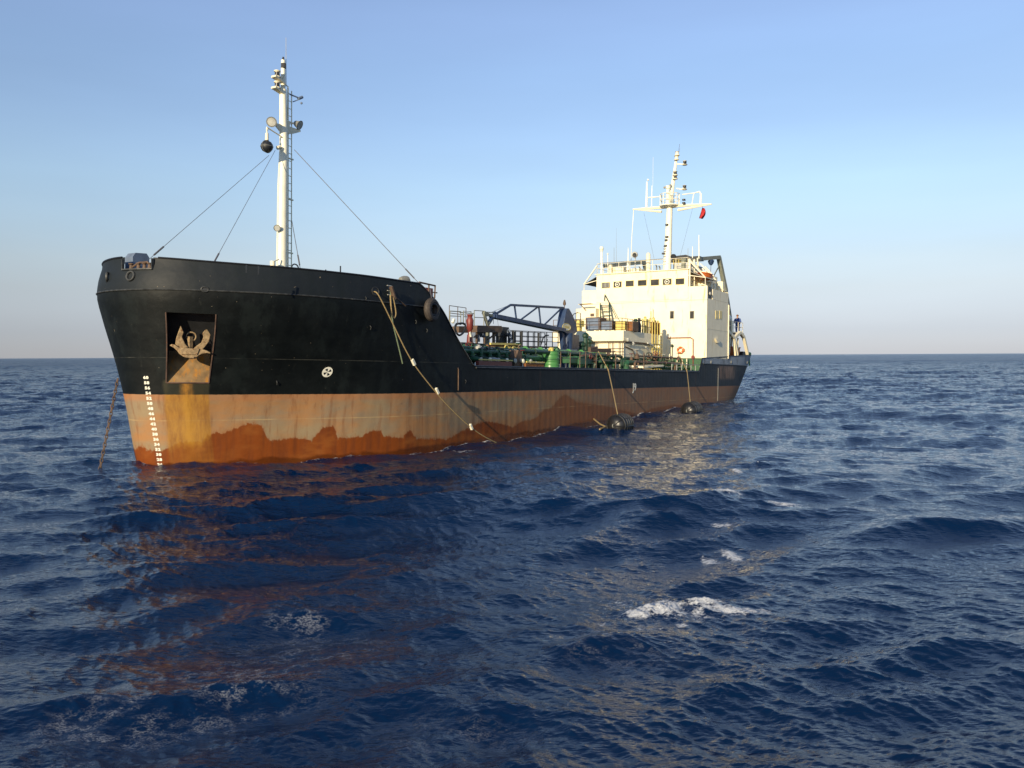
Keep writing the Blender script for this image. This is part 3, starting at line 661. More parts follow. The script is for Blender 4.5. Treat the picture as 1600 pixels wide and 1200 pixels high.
# bridge windows
wins = [(940.5, 952.5, 441.5, 450), (959, 971, 440, 449), (978, 990, 438.5, 447.5), (997, 1010, 437.5, 446.5), (1017, 1029.5, 436.5, 446), (1036, 1049, 435.5, 445), (1056, 1069, 435, 444.5)]
M['wframe'] = mat('window_frame_paint', (.55, .42, .12), .5, var=.2)
for k, (x0, x1, y0, y1) in enumerate(wins):
    a_ = at(x0, y1, s=SF-.03); b_ = at(x1, y0, s=SF-.03); mb = MB()
    mb.box(SF-.045, SF-.02, a_[1], b_[1], a_[2], b_[2])
    w_ = mb.build('bridge_window', M['glass'], house, smooth=0)
    mb = MB(); z = SF-.05; t_ = .03
    mb.box(z, z+.03, a_[1]-t_, b_[1]+t_, b_[2], b_[2]+t_); mb.box(z, z+.03, a_[1]-t_, b_[1]+t_, a_[2]-t_, a_[2]); mb.box(z, z+.03, a_[1]-t_, a_[1], a_[2], b_[2]); mb.box(z, z+.03, b_[1], b_[1]+t_, a_[2], b_[2])
    mb.build('window_frame', M['wframe'], house, smooth=0)
    if k in (1, 5):
        mb = MB(); c = Vector(((SF-.07), (a_[1]+b_[1])/2, (a_[2]+b_[2])/2)); mb.torus(c, (1, 0, 0), .20, .035, 20, 8); mb.cyl(c, c+Vector((-.06, 0, 0)), .07)
        mb.build('clear_view_screen', M['white'], house)
    if k == 0:
        mb = MB()
        for j in range(5): y_ = a_[1]+(.1+.18*j)*(b_[1]-a_[1]); mb.box(SF-.052, SF-.046, y_, y_+.05, a_[2]+.03, b_[2]-.03)
        mb.build('window_curtain', M['lightgrey'], house)
for (x0, x1, y0, y1) in ((1047, 1053, 486, 498), (1078, 1084.5, 486, 498)):
    a_ = at(x0, y1, s=SF-.03); b_ = at(x1, y0, s=SF-.03); mb = MB(); mb.m = 0; mb.box(SF-.04, SF-.01, a_[1], b_[1], a_[2], b_[2])
    mb.m = 1; t_ = .05; mb.box(SF-.05, SF-.005, a_[1]-t_, b_[1]+t_, b_[2]+.002, b_[2]+t_); mb.box(SF-.05, SF-.005, a_[1]-t_, a_[1], a_[2], b_[2]); mb.box(SF-.05, SF-.005, b_[1], b_[1]+t_, a_[2], b_[2]); mb.box(SF-.05, SF-.005, a_[1]-t_, b_[1]+t_, a_[2]-t_, a_[2])
    mb.build('cabin_window', [M['glass'], M['cream']], house, smooth=0)
for x0 in (1117.8, 1123.8):   # two narrow windows on the port side
    a_ = at(x0, 498, o=6.01); b_ = at(x0+4.2, 486, o=6.01); mb = MB()
    mb.box(a_[0], b_[0], 6.002, 6.03, a_[2], b_[2]); mb.build('side_window', M['sidewin'], house, smooth=0, bevel=.02)
mb = MB(); a_ = at(1116, 529, o=6.02); mb.prism([(a_[0], 6.0, a_[2]), (a_[0]+1.0, 6.0, a_[2]), (a_[0]+1.0, 6.0, a_[2]-.35), (a_[0]+.5, 6.0, a_[2]-.35)], (0, .18, 0)); mb.build('side_lamp_bracket', M['cream'], house, smooth=0)
# dark bridge wing entrance with a lamp
mb = MB(); mb.box(49.56, 50.7, 5.90, 5.93, 7.56, 8.6); mb.box(49.9, 50.3, 5.93, 6.02, 7.9, 8.3); mb.build('wing_opening', M['dark'], house)
mb = MB(); mb.lathe((50.0, 5.98, 8.0), (0, 1, .1), [(0, .16), (.1, .14), (.14, .03)], 12); mb.build('side_light', M['lightgrey'], house)
# wing awnings and their braces
for sg in (-1, 1):
    y0 = -4.5 if sg < 0 else 4.3; y1 = sg*5.8; mb = MB()
    mb.prism([(SF+.1, y0, 9.95), (SF+.1, y1, 9.3), (52.5, y1, 9.3), (52.5, y0, 9.95)], (0, 0, .05)); mb.build('wing_awning', M['dark'] if sg < 0 else M['grey'], house, smooth=0)
    mb = MB()
    for s_ in (SF+.05, 52.4):
        mb.bar((s_, y0*1.0, 10.95), (s_, y1, 9.33), .09); mb.bar((s_, y1, 9.33), (s_, y0, 9.6), .06)
    mb.tube([(SF+.05, y1, 9.33), (SF+.05, y1, 8.6)], .03, 6); mb.bar((SF+.05, y1, 9.35), (52.4, y1, 9.35), .07)
    if sg > 0: mb.bar((SF+.05, 4.42, 8.6), (SF+.05, 4.42, 11.0), .1); mb.bar((SF+1.2, 4.42, 8.6), (SF+1.2, 4.42, 11.0), .07)
    mb.build('awning_brace', M['cream'], house)
# canopy, pipes, boxes on the front wall
mb = MB(); a_ = at(912, 476, s=SF-.3); b_ = at(930, 479, s=SF-.3); mb.box(48.0, 48.6, a_[1], b_[1], a_[2]-.05, a_[2]); mb.bar((48.05, a_[1]+.15, a_[2]-.05), (48.6, a_[1]+.45, a_[2]-.6), .06); mb.build('door_canopy', M['brown'], house)
mb = MB(); a_ = at(923, 490, s=48.6); mb.box(48.52, 48.6, a_[1], a_[1]+.35, a_[2]-.25, a_[2]); mb.build('wall_lamp', M['brown'], house)
mb = MB(); a_, b_, c_, d_ = (at(*p, s=SF-.08) for p in ((1043, 528), (1079, 527.5), (1083, 530), (1083, 572)))
mb.tube([a_, b_, c_, d_], .045, 6); mb.build('fire_main_pipe', M['red'], root)
mb = MB(); c_ = at(1083, 558, s=SF-.1); mb.lathe((SF-.16, c_[1], c_[2]), (1, 0, 0), [(0, .16), (.04, .16)], 10); mb.box(SF-.2, SF-.05, c_[1]-.1, c_[1]+.1, c_[2]-.12, c_[2]+.1); mb.build('hydrant_valve', M['red'], root)
mb = MB(); a_ = at(1005, 500, s=SF-.3); b_ = at(1020, 486, s=SF-.3); mb.box(SF-.4, SF-.01, a_[1], b_[1]-.2, a_[2], b_[2]); mb.cyl((SF-.3, b_[1]-.05, a_[2]-1.2), (SF-.3, b_[1]-.05, b_[2]+.25), .05); mb.build('wall_locker', M['cream'], root, smooth=0)
mb = MB(); a_ = at(1050, 540, s=SF-.2); mb.bar((SF-.15, a_[1], a_[2]-1.2), (SF-.15, a_[1], a_[2]), .05); mb.sphere((SF-.2, a_[1], a_[2]), .13); mb.build('wall_vent', M['dgreen'], root)
mb = MB()
for x_, y0, y1 in ((1035, 533, 556), (1040, 553, 575), (1046, 553, 570), (1051, 560, 577), (1058, 556, 577), (1066, 562, 577), (1073, 560, 578)):
    a_ = at(x_, y1, s=48.7); b_ = at(x_, y0, s=48.7); mb.tube([(48.7, a_[1], a_[2]), (48.7, b_[1], b_[2])], .045, 6)
mb.build('vent_pipe', M['cream'], root)
# weld/rain streak ledges on the port side
mb = MB(); mb.box(49.35, 55.25, 6.0, 6.015, 4.95, 4.99); mb.tube([(55.2, 6.03, 2.5), (55.2, 6.03, 7.4)], .05, 6); mb.build('side_moulding', M['cream'], house)
# compass deck railing and gear
railing('roof_railing', [[(52, -4.45, 10.18), (SF, -4.45, 10.18), (SF, 4.25, 10.18), (52, 4.25, 10.18)]], .95, M['cream'], house, step=1.1)
mb = MB(); mb.tube([at(937, 411.5, s=SF), at(985, 408, s=SF), at(1036, 404.5, s=SF)], .03, 6); mb.tube([at(962, 414.5, s=SF+.3), at(981, 413.5, s=SF+.3)], .025, 5); mb.build('awning_wire', M['wire'], house)
def roof_item(name, m, fn, label=None):
    mb = MB(); fn(mb); o = mb.build(name, m, root)
    if label: o['label'] = label
    return o
def pole(mb, x, y0, y1, s, r0, r1=None, n=8):
    a_ = at(x, y0, s=s); b_ = at(x, y1, s=s); mb.tube([a_, b_], [r0, r0 if r1 is None else r1], n); return Vector(b_)
def f(mb): t_ = pole(mb, 940, 428, 391, SF, .09); mb.sphere(t_+Vector((0, 0, .18)), .19, 14); mb.lathe(t_-Vector((0, 0, .12)), (0, 0, 1), [(0, .1), (.08, .15), (.14, .15)], 12)
roof_item('satellite_antenna', M['white'], f)
def f(mb): t_ = pole(mb, 949.5, 414, 398, SF+.1, .035); mb.sphere(t_+Vector((0, 0, .08)), .09, 10)
roof_item('position_antenna', M['white'], f)
def f(mb): pole(mb, 959.5, 424, 387, SF+.5, .022, .012, 5); pole(mb, 963, 415, 356, SF+.9, .014, .006, 5)
roof_item('whip_antenna', M['grey'], f)
def f(mb): pole(mb, 981, 422, 408, SF+.4, .14, .09); pole(mb, 981.5, 408, 387, SF+.4, .05, .02)
roof_item('whip_antenna', M['white'], f)
def f(mb): pole(mb, 1092, 404, 367, 52, .05, .025)
roof_item('whip_antenna', M['white'], f)
def f(mb): pole(mb, 1082, 404, 385, 52, .04, .02)
roof_item('whip_antenna', M['white'], f)
def f(mb): pole(mb, 1075, 404, 388, 53, .02, .015); 
roof_item('whip_antenna', M['grey'], f)
def f(mb):
    c = Vector(at(992, 398, s=SF+.5)); mb.lathe(c, (1, -.1, .1), [(-.16, .26), (-.13, .28), (.1, .26), (.25, .12)], 14); mb.bar(c+Vector((.1, 0, -.2)), (c.x+.1, c.y, 10.2), .07)
roof_item('searchlight', M['lightgrey'], f)
def f(mb): c = Vector(at(991.5, 398.5, s=SF+.33)); mb.lathe(c, (1, -.1, .1), [(-.02, .2), (.02, .2)], 14); mb.torus(c+Vector((-.02, 0, 0)), (1, -.1, .1), .1, .03, 12, 6)
roof_item('searchlight_lens', M['dark'], f)
def f(mb): c = Vector(at(1053, 401, s=53.2)); mb.lathe(c, (1, .1, .1), [(-.2, .24), (0, .24), (.2, .1)], 14); mb.bar(c, (c.x, c.y, 10.2), .07)
roof_item('searchlight', M['black'], f)
def f(mb): pole(mb, 1013, 424, 397, SF+.8, .2, .2, 10); pole(mb, 1013, 397, 395, SF+.8, .2, .1, 10)
roof_item('binnacle', M['cream'], f)
def f(mb):
    a_ = at(956, 425, s=50.2); b_ = at(1003, 411, s=50.2)
    mb.box(50.1, 51.2, a_[1], a_[1]+1.2, 10.18, 10.85); mb.box(50.2, 51.4, a_[1]+1.5, a_[1]+2.7, 10.18, 10.6); mb.bar((SF+.5, at(954, 412, s=SF+.5)[1], 10.18), (SF+.5, at(954, 412, s=SF+.5)[1], 11.05), .28)
roof_item('roof_locker', M['cream'], f)
def f(mb):
    for x_, s_, y_ in ((971, 51, 418), (976, 50, 421), (1000, 50.5, 419), (1026, 51, 416), (1031, 50, 418), (992, 50.4, 421)):
        c = at(x_, y_, s=s_); mb.tube([(c[0], c[1], 10.18), (c[0], c[1], c[2]), (c[0]-.2, c[1], c[2]+.1)], .06, 6)
roof_item('roof_vent', M['grey'], f)
def f(mb):
    a_ = at(1052, 419, s=54.0); mb.box(54.0, 55.2, a_[1]+.1, a_[1]+1.6, 10.2, 11.3); mb.box(54.2, 55.2, a_[1]+1.7, a_[1]+2.4, 10.2, 11.0)
roof_item('roof_crate', M['lightgrey'], f)
def f(mb):
    c = at(1064, 405, s=54.6); mb.prism([(54, c[1]-.9, c[2]-.25), (54, c[1]-.35, c[2]+.25), (54, c[1]+.7, c[2]+.3), (54, c[1]+1.1, c[2]+.1), (54, c[1]+2.0, c[2]+.1), (54, c[1]+2.0, c[2]-.25)], (1.2, 0, 0))
roof_item('tarpaulin_stack', M['dark'], f)
railing('roof_railing', [[at(1052, 414, s=52.5), at(1077, 413, s=52.5)]], .45, M['yellow'], house, step=.5)
mb = MB(); mb.box(51.8, 55.3, 4.3, 4.9, 7.56, 10.0); mb.build('wing_cabin', M['cream'], root, smooth=0)
mb = MB(); a_ = at(1085, 445, s=51.75); mb.box(51.76, 51.79, a_[1]-.1, a_[1]+.25, 8.3, 9.7); mb.build('wing_door', M['brown'], root)

# ------------------------------------------------------------------ bridge mast
MS = 54.0
def mast_bit(name, m, fn, parent):
    mb = MB(); fn(mb); return mb.build(name, m, parent)
mb = MB(); P_ = [at(1042, 425, s=MS), at(1046.5, 322, s=MS)]
mb.tube([P_[0], Vector(P_[0]).lerp(Vector(P_[1]), .45), P_[1]], [.40, .34, .27], 12)
mb.tube([P_[1], at(1055, 262, s=MS), at(1058, 237, s=MS)], [.24, .14, .10], 10)
c = Vector(P_[1]); mb.lathe(c, (0, 0, 1), [(-.12, .5), (-.02, .95), (.05, .95)], 16)
bm_ = mb.build('bridge_mast', M['white'], root)
def f(mb):
    a_, b_ = at(989, 327, s=MS), at(1112, 319, s=MS); m_ = Vector(P_[1])
    mb.tube([a_, m_+Vector((0, -.9, -.05)), m_+Vector((0, .9, -.05)), b_], [.07, .15, .15, .06], 6)
    mb.tube([a_, m_+Vector((0, -.8, -.45))], [.05, .12], 6); mb.tube([b_, m_+Vector((0, .8, -.45))], [.05, .12], 6)
mast_bit('yardarm', M['cream'], f, bm_)
def f(mb):
    t_ = [at(*p, s=MS) for p in ((1010, 309), (1034, 307))]; mb.tube(t_, .055, 6)
    for x_, y0, y1, r_ in ((1010, 324, 284, .11), (1018, 323, 290, .05)): mb.tube([at(x_, y0, s=MS), at(x_+.8, y1, s=MS)], [r_, r_*.6], 8)
    q = Vector(at(1012.5, 281, s=MS)); mb.sphere(q, .1, 8); mb.tube([at(1020, 290, s=MS), at(1020.5, 246, s=MS)], .012, 4)
    mb.tube([at(*p, s=MS) for p in ((1066, 304), (1085, 301.5), (1093, 299.5), (1095, 303), (1094.5, 320))], [.05, .05, .08, .09, .09], 8); mb.tube([at(1084, 302, s=MS), at(1081, 320, s=MS)], .045, 6)
mast_bit('antenna_rail', M['white'], f, bm_)
def f(mb):
    c = Vector(P_[1]); a = [(c.x+.9*math.cos(t_), c.y+.9*math.sin(t_), c.z) for t_ in np.linspace(0, 2*math.pi, 10)]
    for p in a[:-1]: mb.tube([p, (p[0], p[1], p[2]+1.1)], .03, 5)
    for z_ in (.55, 1.1): mb.tube([(p[0], p[1], p[2]+z_) for p in a[:-1]], .03, 5, closed=True)
mast_bit('platform_railing', M['cream'], f, bm_)
def f(mb):
    c = Vector(at(1043.5, 320, s=MS-.5)); mb.cyl(c, c+Vector((0, 0, 1.6)), .2, .14, 10); mb.cyl(c+Vector((0, 0, 1.5)), c+Vector((0, 0, 1.75)), .22, .22, 10)
mast_bit('radar_pedestal', M['white'], f, bm_)
def f(mb): mb.bar(at(1037, 293.5, s=MS-.5), at(1049, 289, s=MS-.5), .16, .14)
mast_bit('radar_scanner', M['grey'], f, bm_)
def f(mb):
    for (x_, y_, w_) in ((1070, 254, 8), (1069.5, 292.5, 8)):
        a_ = Vector(at(1057, y_+2, s=MS)); b_ = Vector(at(x_, y_, s=MS)); mb.bar(a_, b_+Vector((0, 0, -.2)), .1); mb.lathe(b_+Vector((0, 0, -.25)), (0, 0, 1), [(0, .2), (.05, .26), (.1, .16), (.36, .16), (.4, .2), (.46, .06)], 12)
    for x_, y_ in ((1055, 271), (1055, 277), (1058, 240), (1057, 247)): c = Vector(at(x_, y_, s=MS-.2)); mb.lathe(c+Vector((0, 0, -.18)), (0, 0, 1), [(0, .24), (.06, .24), (.1, .15), (.3, .15), (.34, .22)], 12)
mast_bit('signal_light', M['cream'], f, bm_)
def f(mb):
    for (x_, y_) in ((1070, 253), (1069.5, 291), (1055, 270), (1055, 276), (1068.5, 312), (1068.5, 317), (1042, 351), (1041, 375), (1040, 384), (1036.5, 396), (1042, 370)):
        c = Vector(at(x_, y_, s=MS-.35)); mb.lathe(c+Vector((0, 0, -.08)), (0, 0, 1), [(0, .15), (.14, .15)], 10); mb.bar(c, c+Vector((.3, .05, -.02)), .05)
mast_bit('mast_lamp', M['dark'], f, bm_)
def f(mb):
    mb.tube([at(1062, 225, s=MS), at(1060, 240, s=MS)], .015, 4)
    for k in range(8): y_ = 385+k*4; mb.bar(at(1036.5, y_, s=MS-.38), at(1041, y_-.4, s=MS-.38), .04)
mast_bit('mast_rung', M['brown'], f, bm_)
def f(mb):
    for p, q in (((1006, 332), (1022, 404)), ((1082, 326), (1063, 400)), ((1062, 232), (1062, 236))): mb.tube([at(*p, s=MS), at(*q, s=MS)], .009, 4)
mast_bit('halyard', M['wire'], f, bm_)
mb = MB(); mb.tube(catmull([at(990, 328, s=MS), at(989, 345, s=MS), at(987, 375, s=52.5), at(986, 408, s=50.5)], 6), .035, 6); mb.build('aerial_lead', M['white'], bm_)

# ------------------------------------------------------------------ stern gear: gantry, boat davits, platform
M['gantry'] = mat('grey_green_gantry', (.20, .21, .16), .55, var=.2, rust=.4)
mb = MB(); g0, g1, g2, g3 = at(1068, 407, o=3.6), at(1123, 402, o=4.2), at(1134, 455, o=4.4), at(1141, 500, o=4.6)
mb.bar(g0, g1, .42, .34); mb.bar(g1, g2, .36, .36); mb.bar(g2, g3, .3, .3); mb.bar(g3, (g3[0]+.3, g3[1], 2.0), .25)
g4 = at(1120, 418, o=4.3); mb.bar(at(1124, 415, o=4.2), at(1112, 437, o=4.2), .08); mb.bar((g0[0], g0[1], g0[2]), (g0[0], g0[1], 10.1), .3)
for dy in (-7.6,):   # second frame to starboard
    for a_, b_ in ((g0, g1), (g1, g2), (g2, g3)): mb.bar(add(a_, (0, dy, 0)), add(b_, (0, dy, 0)), .34, .34)
    mb.bar(add(g3, (0, dy, 0)), (g3[0]+.3, g3[1]+dy, 2.0), .25)
gan = mb.build('stern_gantry', M['gantry'], root)
mb = MB(); c = Vector(at(1111, 406, o=4.2)); mb.lathe(c, (0, 0, -1), [(0, .2), (.1, .3), (.35, .22), (.5, .1)], 10); mb.tube([c+Vector((0, 0, -.5)), c+Vector((-.2, 0, -1.9))], .03, 5); mb.bar(c+Vector((-.35, 0, -1.9)), c+Vector((.05, 0, -2.1)), .14); mb.build('hoist_block', M['blue'], gan)
mb = MB()
mb.bar(at(1076, 405, s=50), at(1100, 430, s=51.5), .14); mb.bar(at(1076, 405, s=50), at(1078, 446, s=50), .12); mb.bar(at(1078, 421, s=50), at(1099, 430, s=51.5), .14); mb.bar(at(1085, 405, s=51.5), at(1085, 440, s=51.5), .14)
mb.bar(at(1090, 403, s=52), at(1090, 444, s=52), .1); mb.bar(at(1102, 417, s=53), at(1115, 432, s=53), .12); mb.bar(at(1097, 420, s=53), at(1104, 421, s=53), .1); mb.bar(at(1095, 424, s=53), at(1109, 425, s=53), .1)
mb.build('boat_davit', M['cream'], root)
mb = MB()
for x_, y0, y1, s_ in ((1100, 440, 447, 51.5), (1107, 440, 452, 52), (1112, 443, 452, 53), (1119, 447, 456, 54), (1125, 440, 452, 55)): mb.box(s_, s_+.5, at(x_, y0, s=s_)[1]-.25, at(x_, y0, s=s_)[1]+.25, at(x_, y1, s=s_)[2], at(x_, y0, s=s_)[2])
mb.build('bridge_locker', M['cream'], root, smooth=0)
railing('bridge_deck_railing', [[(55.3, 5.9, 7.55), (55.3, -5.9, 7.55)]], 1.0, M['cream'], root)
mb = MB(); a_ = at(1131, 453, o=5.6); mb.box(a_[0]-.5, a_[0]+.5, 5.0, 5.7, a_[2]-.1, a_[2]); mb.bar((a_[0]+.2, 5.5, a_[2]), (a_[0]+.2, 5.5, a_[2]-1.7), .3); mb.tube([(a_[0]-.4, 5.6, a_[2]-.1), (a_[0]-.5, 5.6, a_[2]-.9), (a_[0], 5.6, a_[2]-1.3)], .05, 6); mb.build('funnel_platform', M['cream'], root)
# boat deck aft
mb = MB(); mb.box(55.3, 61.5, -5.6, 5.6, 5.0, 5.12); mb.build('boat_deck', M['cream'], root)
mb = MB(); mb.box(55.6, 60.2, -4.5, 3.6, 1.95, 5.0); mb.build('aft_deckhouse', M['cream'], root, smooth=0)
def aft(name, pts, wd, m):
    mb = MB()
    for run in pts:
        for a_, b_ in zip(run, run[1:]): mb.bar(a_, b_, wd)
    return mb.build(name, m, root)
A5 = lambda x, y, o=5.75: at(x, y, o=o)
aft('davit_arm', [[A5(1134.5, 514), A5(1147, 529), A5(1152, 555)]], .26, M['cream'])
aft('davit_arm', [[A5(1147, 528), A5(1156, 519.5), A5(1162, 527), A5(1168, 553)]], .27, M['cream'])
aft('davit_arm', [[A5(1140, 526), A5(1138, 555)], [A5(1146, 530), A5(1149, 556)]], .2, M['cream'])
aft('boat_deck_post', [[A5(1133.5, 505), A5(1134, 557)], [A5(1143.5, 501), A5(1143.5, 521)], [A5(1153, 528), A5(1152.5, 545)], [A5(1128.5, 540), A5(1128, 557)]], .14, M['cream'])
railing('boat_deck_railing', [[(55.4, 5.5, 5.12), (61.4, 5.5, 5.12), (61.4, -5.5, 5.12)]], 1.0, M['cream'], root, step=1.4)
mb = MB(); c = A5(1158, 551, 5.0); mb.box(c[0]-.8, c[0]+.8, 4.2, 5.4, 2.0, 3.35); mb.build('winch', M['dark'], root)
mb = MB(); c = A5(1171, 553, 4.6); mb.sphere(c, .2, 10); mb.tube([c, (c[0], c[1], 2.0)], .08, 8); mb.build('stern_bollard', M['brightgreen'], root)
mb = MB()
for s_, h_ in ((50.5, 2.1), (56.2, 2.2), (61.9, 2.25)): c = on_hull(s_, h_, .02); mb.lathe(c-nrm(s_, h_)[2]*.02, nrm(s_, h_)[2], [(0, .16), (.06, .12)], 12)
mb.build('stern_fairlead', M['grey'], root)
mb = MB(); mb.tube([on_hull(s_, 1.93, .02) for s_ in np.linspace(48.5, 66, 40)], .04, 6); mb.build('poop_bead', M['bead'], root)
mb = MB(); mb.tube([(52.4, 6.03, 1.6), (52.35, 6.03, -1.3)], .012, 5); mb.build('overboard_line', M['lightgrey'], root)

# ------------------------------------------------------------------ pump room house before the bridge
PF, PO = 38.5, 3.15
mb = MB(); mb.box(PF, 45.6, -3.1, PO, 3.52, 4.32); mb.box(PF+.35, 45.2, -2.8, PO-.12, 1.28, 3.52)
pump = mb.build('pump_room_house', M['cream'], root, smooth=0, bevel=.02)
mb = MB()
for x_ in (932, 951, 957, 967.5, 973): a_ = at(x_, 534, s=PF); mb.tube([(PF-.02, a_[1], 3.5), (PF+.06, a_[1], 1.3)], .03, 5)
for h_ in (3.4, 2.95, 2.7): mb.tube([(PF+.28, -1.5, h_), (PF+.28, PO-.1, h_)], .025, 5)
mb.build('platform_support', M['brown'], pump)
mb = MB(); mb.tube([(PF+.2, PO+.04, 3.45), (45.6, PO+.04, 3.45)], .05, 6); mb.tube([(PF+.5, PO-.06, 3.1), (40.4, PO-.06, 2.9), (41, PO-.06, 2.2), (41.3, PO-.06, 1.4)], .035, 6); mb.build('side_pipe', M['brown'], pump)
def f(m2):
    for x_, y_ in ((981, 531), (989, 537)): c = Vector(at(x_, y_, o=PO+.15)); m2.lathe(c, (0, 0, 1), [(-.12, .1), (0, .16), (.06, .1), (.14, .1)], 10)
    m2.bar(at(1009, 542, o=3.3), at(1015, 551, o=3.3), .12); m2.bar(at(1012, 536, o=3.3), at(1021, 540, o=3.3), .12)
roof_item('deck_lamp', M['lightgrey'], f)
railing('platform_railing', [[(PF+.05, -3.0, 4.32), (PF+.05, 3.0, 4.32), (45.5, 3.0, 4.32)]], .95, M['brown'], root, step=1.0)
mb = MB(); 
for x_ in (1019, 1023, 1027, 1031): c = at(x_, 540, o=3.2); mb.tube([(c[0], 3.2, 1.3), (c[0], 3.2, 5.3)], .04, 5)
for h_ in (1.9, 2.5, 3.1, 3.5): mb.bar((44.2, 3.2, h_), (45.9, 3.2, h_), .07)
mb.build('access_scaffold', M['yellow'], root)
ladder('access_ladder', (46.3, 2.9, 1.3), (46.3, 2.9, 4.6), .5, M['yellow'], root)
mb = MB(); a_ = at(957, 510, s=48.6); b_ = at(944, 478, s=48.9)
n_ = 9
for k in (-.45, .45):
    mb.bar((47.2+k*0, a_[1]+k, 4.3), (49.0, b_[1]+k, 7.4), .09, .28)
for i in range(n_): t_ = (i+.5)/n_; mb.bar((47.2+1.8*t_, a_[1]*(1-t_)+b_[1]*t_-.45, 4.3+3.1*t_), (47.2+1.8*t_, a_[1]*(1-t_)+b_[1]*t_+.45, 4.3+3.1*t_), .26, .04)
mb.build('inclined_ladder', M['dgreen'], root)
mb = MB(); mb.tube([at(945, 460, s=49.0), at(953, 476, s=48.5), at(963, 497, s=48)], .035, 5); mb.tube([at(945, 461, s=49.1), at(944, 470, s=49.1)], .04, 5); mb.build('handrail', M['dgreen'], root)
mb = MB(); c_ = [at(*p, s=44) for p in ((893, 511), (893, 499), (896, 491), (902, 488.5), (907, 489.5), (907, 512))]; mb.tube(c_, .04, 6); mb.bar(at(893, 500, s=44), at(907, 500, s=44), .05); mb.bar(at(900, 489, s=44), at(900, 512, s=44), .04); mb.build('ladder_hoop', M['dark'], root)
mb = MB(); a_ = at(894, 510, s=45); b_ = at(905, 500, s=45); mb.box(45, 46, a_[1], b_[1], a_[2], b_[2]); mb.bar((45.5, (a_[1]+b_[1])/2, 1.3), (45.5, (a_[1]+b_[1])/2, a_[2]), .5); mb.build('tank_vent_box', M['yellow'], root, smooth=0)
mb = MB(); a_ = at(901, 545, s=40); b_ = at(907, 517, s=40); mb.box(40, 40.5, a_[1], b_[1], 1.3, b_[2]); mb.build('vent_trunk', M['brown'], root)

# ------------------------------------------------------------------ deck crane
mb = MB(); cs = 35.3
mb.tube([(cs-.0, 0, 1.3), (cs, 0, 2.7), (cs, 0, 4.0)], [.5, .42, .5], 12); mb.bar((cs-.9, 0, 4.2), (cs-.35, 0, 1.5), .3); mb.bar((cs+1.0, 0, 3.9), (cs+.6, 0, 1.5), .35)
crane = mb.build('deck_crane', M['blue'], root)
mb = MB(); prof = [at(*p, o=0) for p in ((874, 517), (877, 497), (880, 482), (884, 482), (889, 491), (895, 505), (897, 518), (893, 522), (880, 522))]
mb.prism([(p[0], -.3, p[2]) for p in prof], (0, .6, 0)); mb.build('crane_housing', M['blue'], crane, smooth=0, bevel=.05)
T_ = at(771, 494, o=0); L_ = at(877, 516, o=0)
mb = MB()
for y_ in (-.32, .32): mb.bar((T_[0], y_*.6, T_[2]), (L_[0], y_, L_[2]), .16, .26)
mb.bar((T_[0]-.2, 0, T_[2]), (L_[0], 0, L_[2]-.02), .45, .2)
mb.build('crane_boom', M['blue'], crane)
mb = MB(); U0, U1 = at(798, 476.5, o=0), at(880, 481, o=0); lo_ = lambda x: tuple(Vector(T_).lerp(Vector(L_), (x-771)/106.))
mb.bar(U0, U1, .15); mb.bar(U0, at(774, 491, o=0), .12); mb.bar(at(774, 488, o=0), at(764, 503, o=0), .16)
for x0, y0, x1 in ((804, 478, 804), (840, 480, 807), (842, 480, 842), (877, 482, 845)):
    mb.bar(at(x0, y0, o=0), lo_(x1), .09)
mb.build('boom_truss', M['blue'], crane)
mb = MB()
mb.tube([at(798, 476, o=0), at(762, 490, o=0)], .012, 4); mb.tube([at(771, 497, o=0), at(771, 506, o=0)], .02, 4); mb.tube([at(777, 497, o=0), at(779, 512, o=0)], .012, 4); mb.build('crane_wire', M['wire'], crane)
mb = MB(); mb.tube([at(882, 485, o=0), at(882, 470, o=0)], .03, 5); mb.lathe(at(882, 477, o=0), (0, 0, 1), [(0, .1), (.15, .12), (.4, .05)], 8); mb.build('crane_beacon', M['brown'], crane)
mb = MB(); c = Vector(at(885, 511, o=.31)); 
mb.m = 0; mb.prism([c+Vector((.62*math.cos(t_), .0, .26*math.sin(t_))) for t_ in np.linspace(0, 2*math.pi, 25)[:-1]], (0, .02, 0))
mb.m = 1
for x_, w_ in ((-.32, .1), (-.12, .1), (.08, .1), (.28, .1)): mb.box(c.x+x_, c.x+x_+w_, c.y+.022, c.y+.03, c.z-.12, c.z+.13)
mb.box(c.x-.36, c.x+.42, c.y+.022, c.y+.03, c.z-.03, c.z+.03)
mb.m = 2; mb.tube([c+Vector((.62*math.cos(t_), .02, .26*math.sin(t_))) for t_ in np.linspace(0, 2*math.pi, 25)[:-1]], .025, 5, closed=True)
mb.build('crane_emblem', [M['markwhite'], M['yellow'], M['yellow']], crane)
mb = MB(); a_ = at(888, 523, o=.3); mb.box(35.7, 36.7, -.3, .3, 2.3, 3.95); mb.build('crane_column_panel', M['blue'], crane, smooth=0)
# boom rest crutch
mb = MB(); c = at(762, 510, o=0); u = lambda x, y: at(x, y, o=0)
mb.bar(u(762, 509), (c[0], 0, 1.3), .2); mb.bar(u(762, 509), u(755.5, 487.5), .15); mb.bar(u(762, 508), u(771, 494), .15); mb.bar(u(755, 488), u(762, 492), .2); mb.bar(u(755.5, 491), u(769, 493), .16)
mb.build('boom_rest', M['gantry'], root)

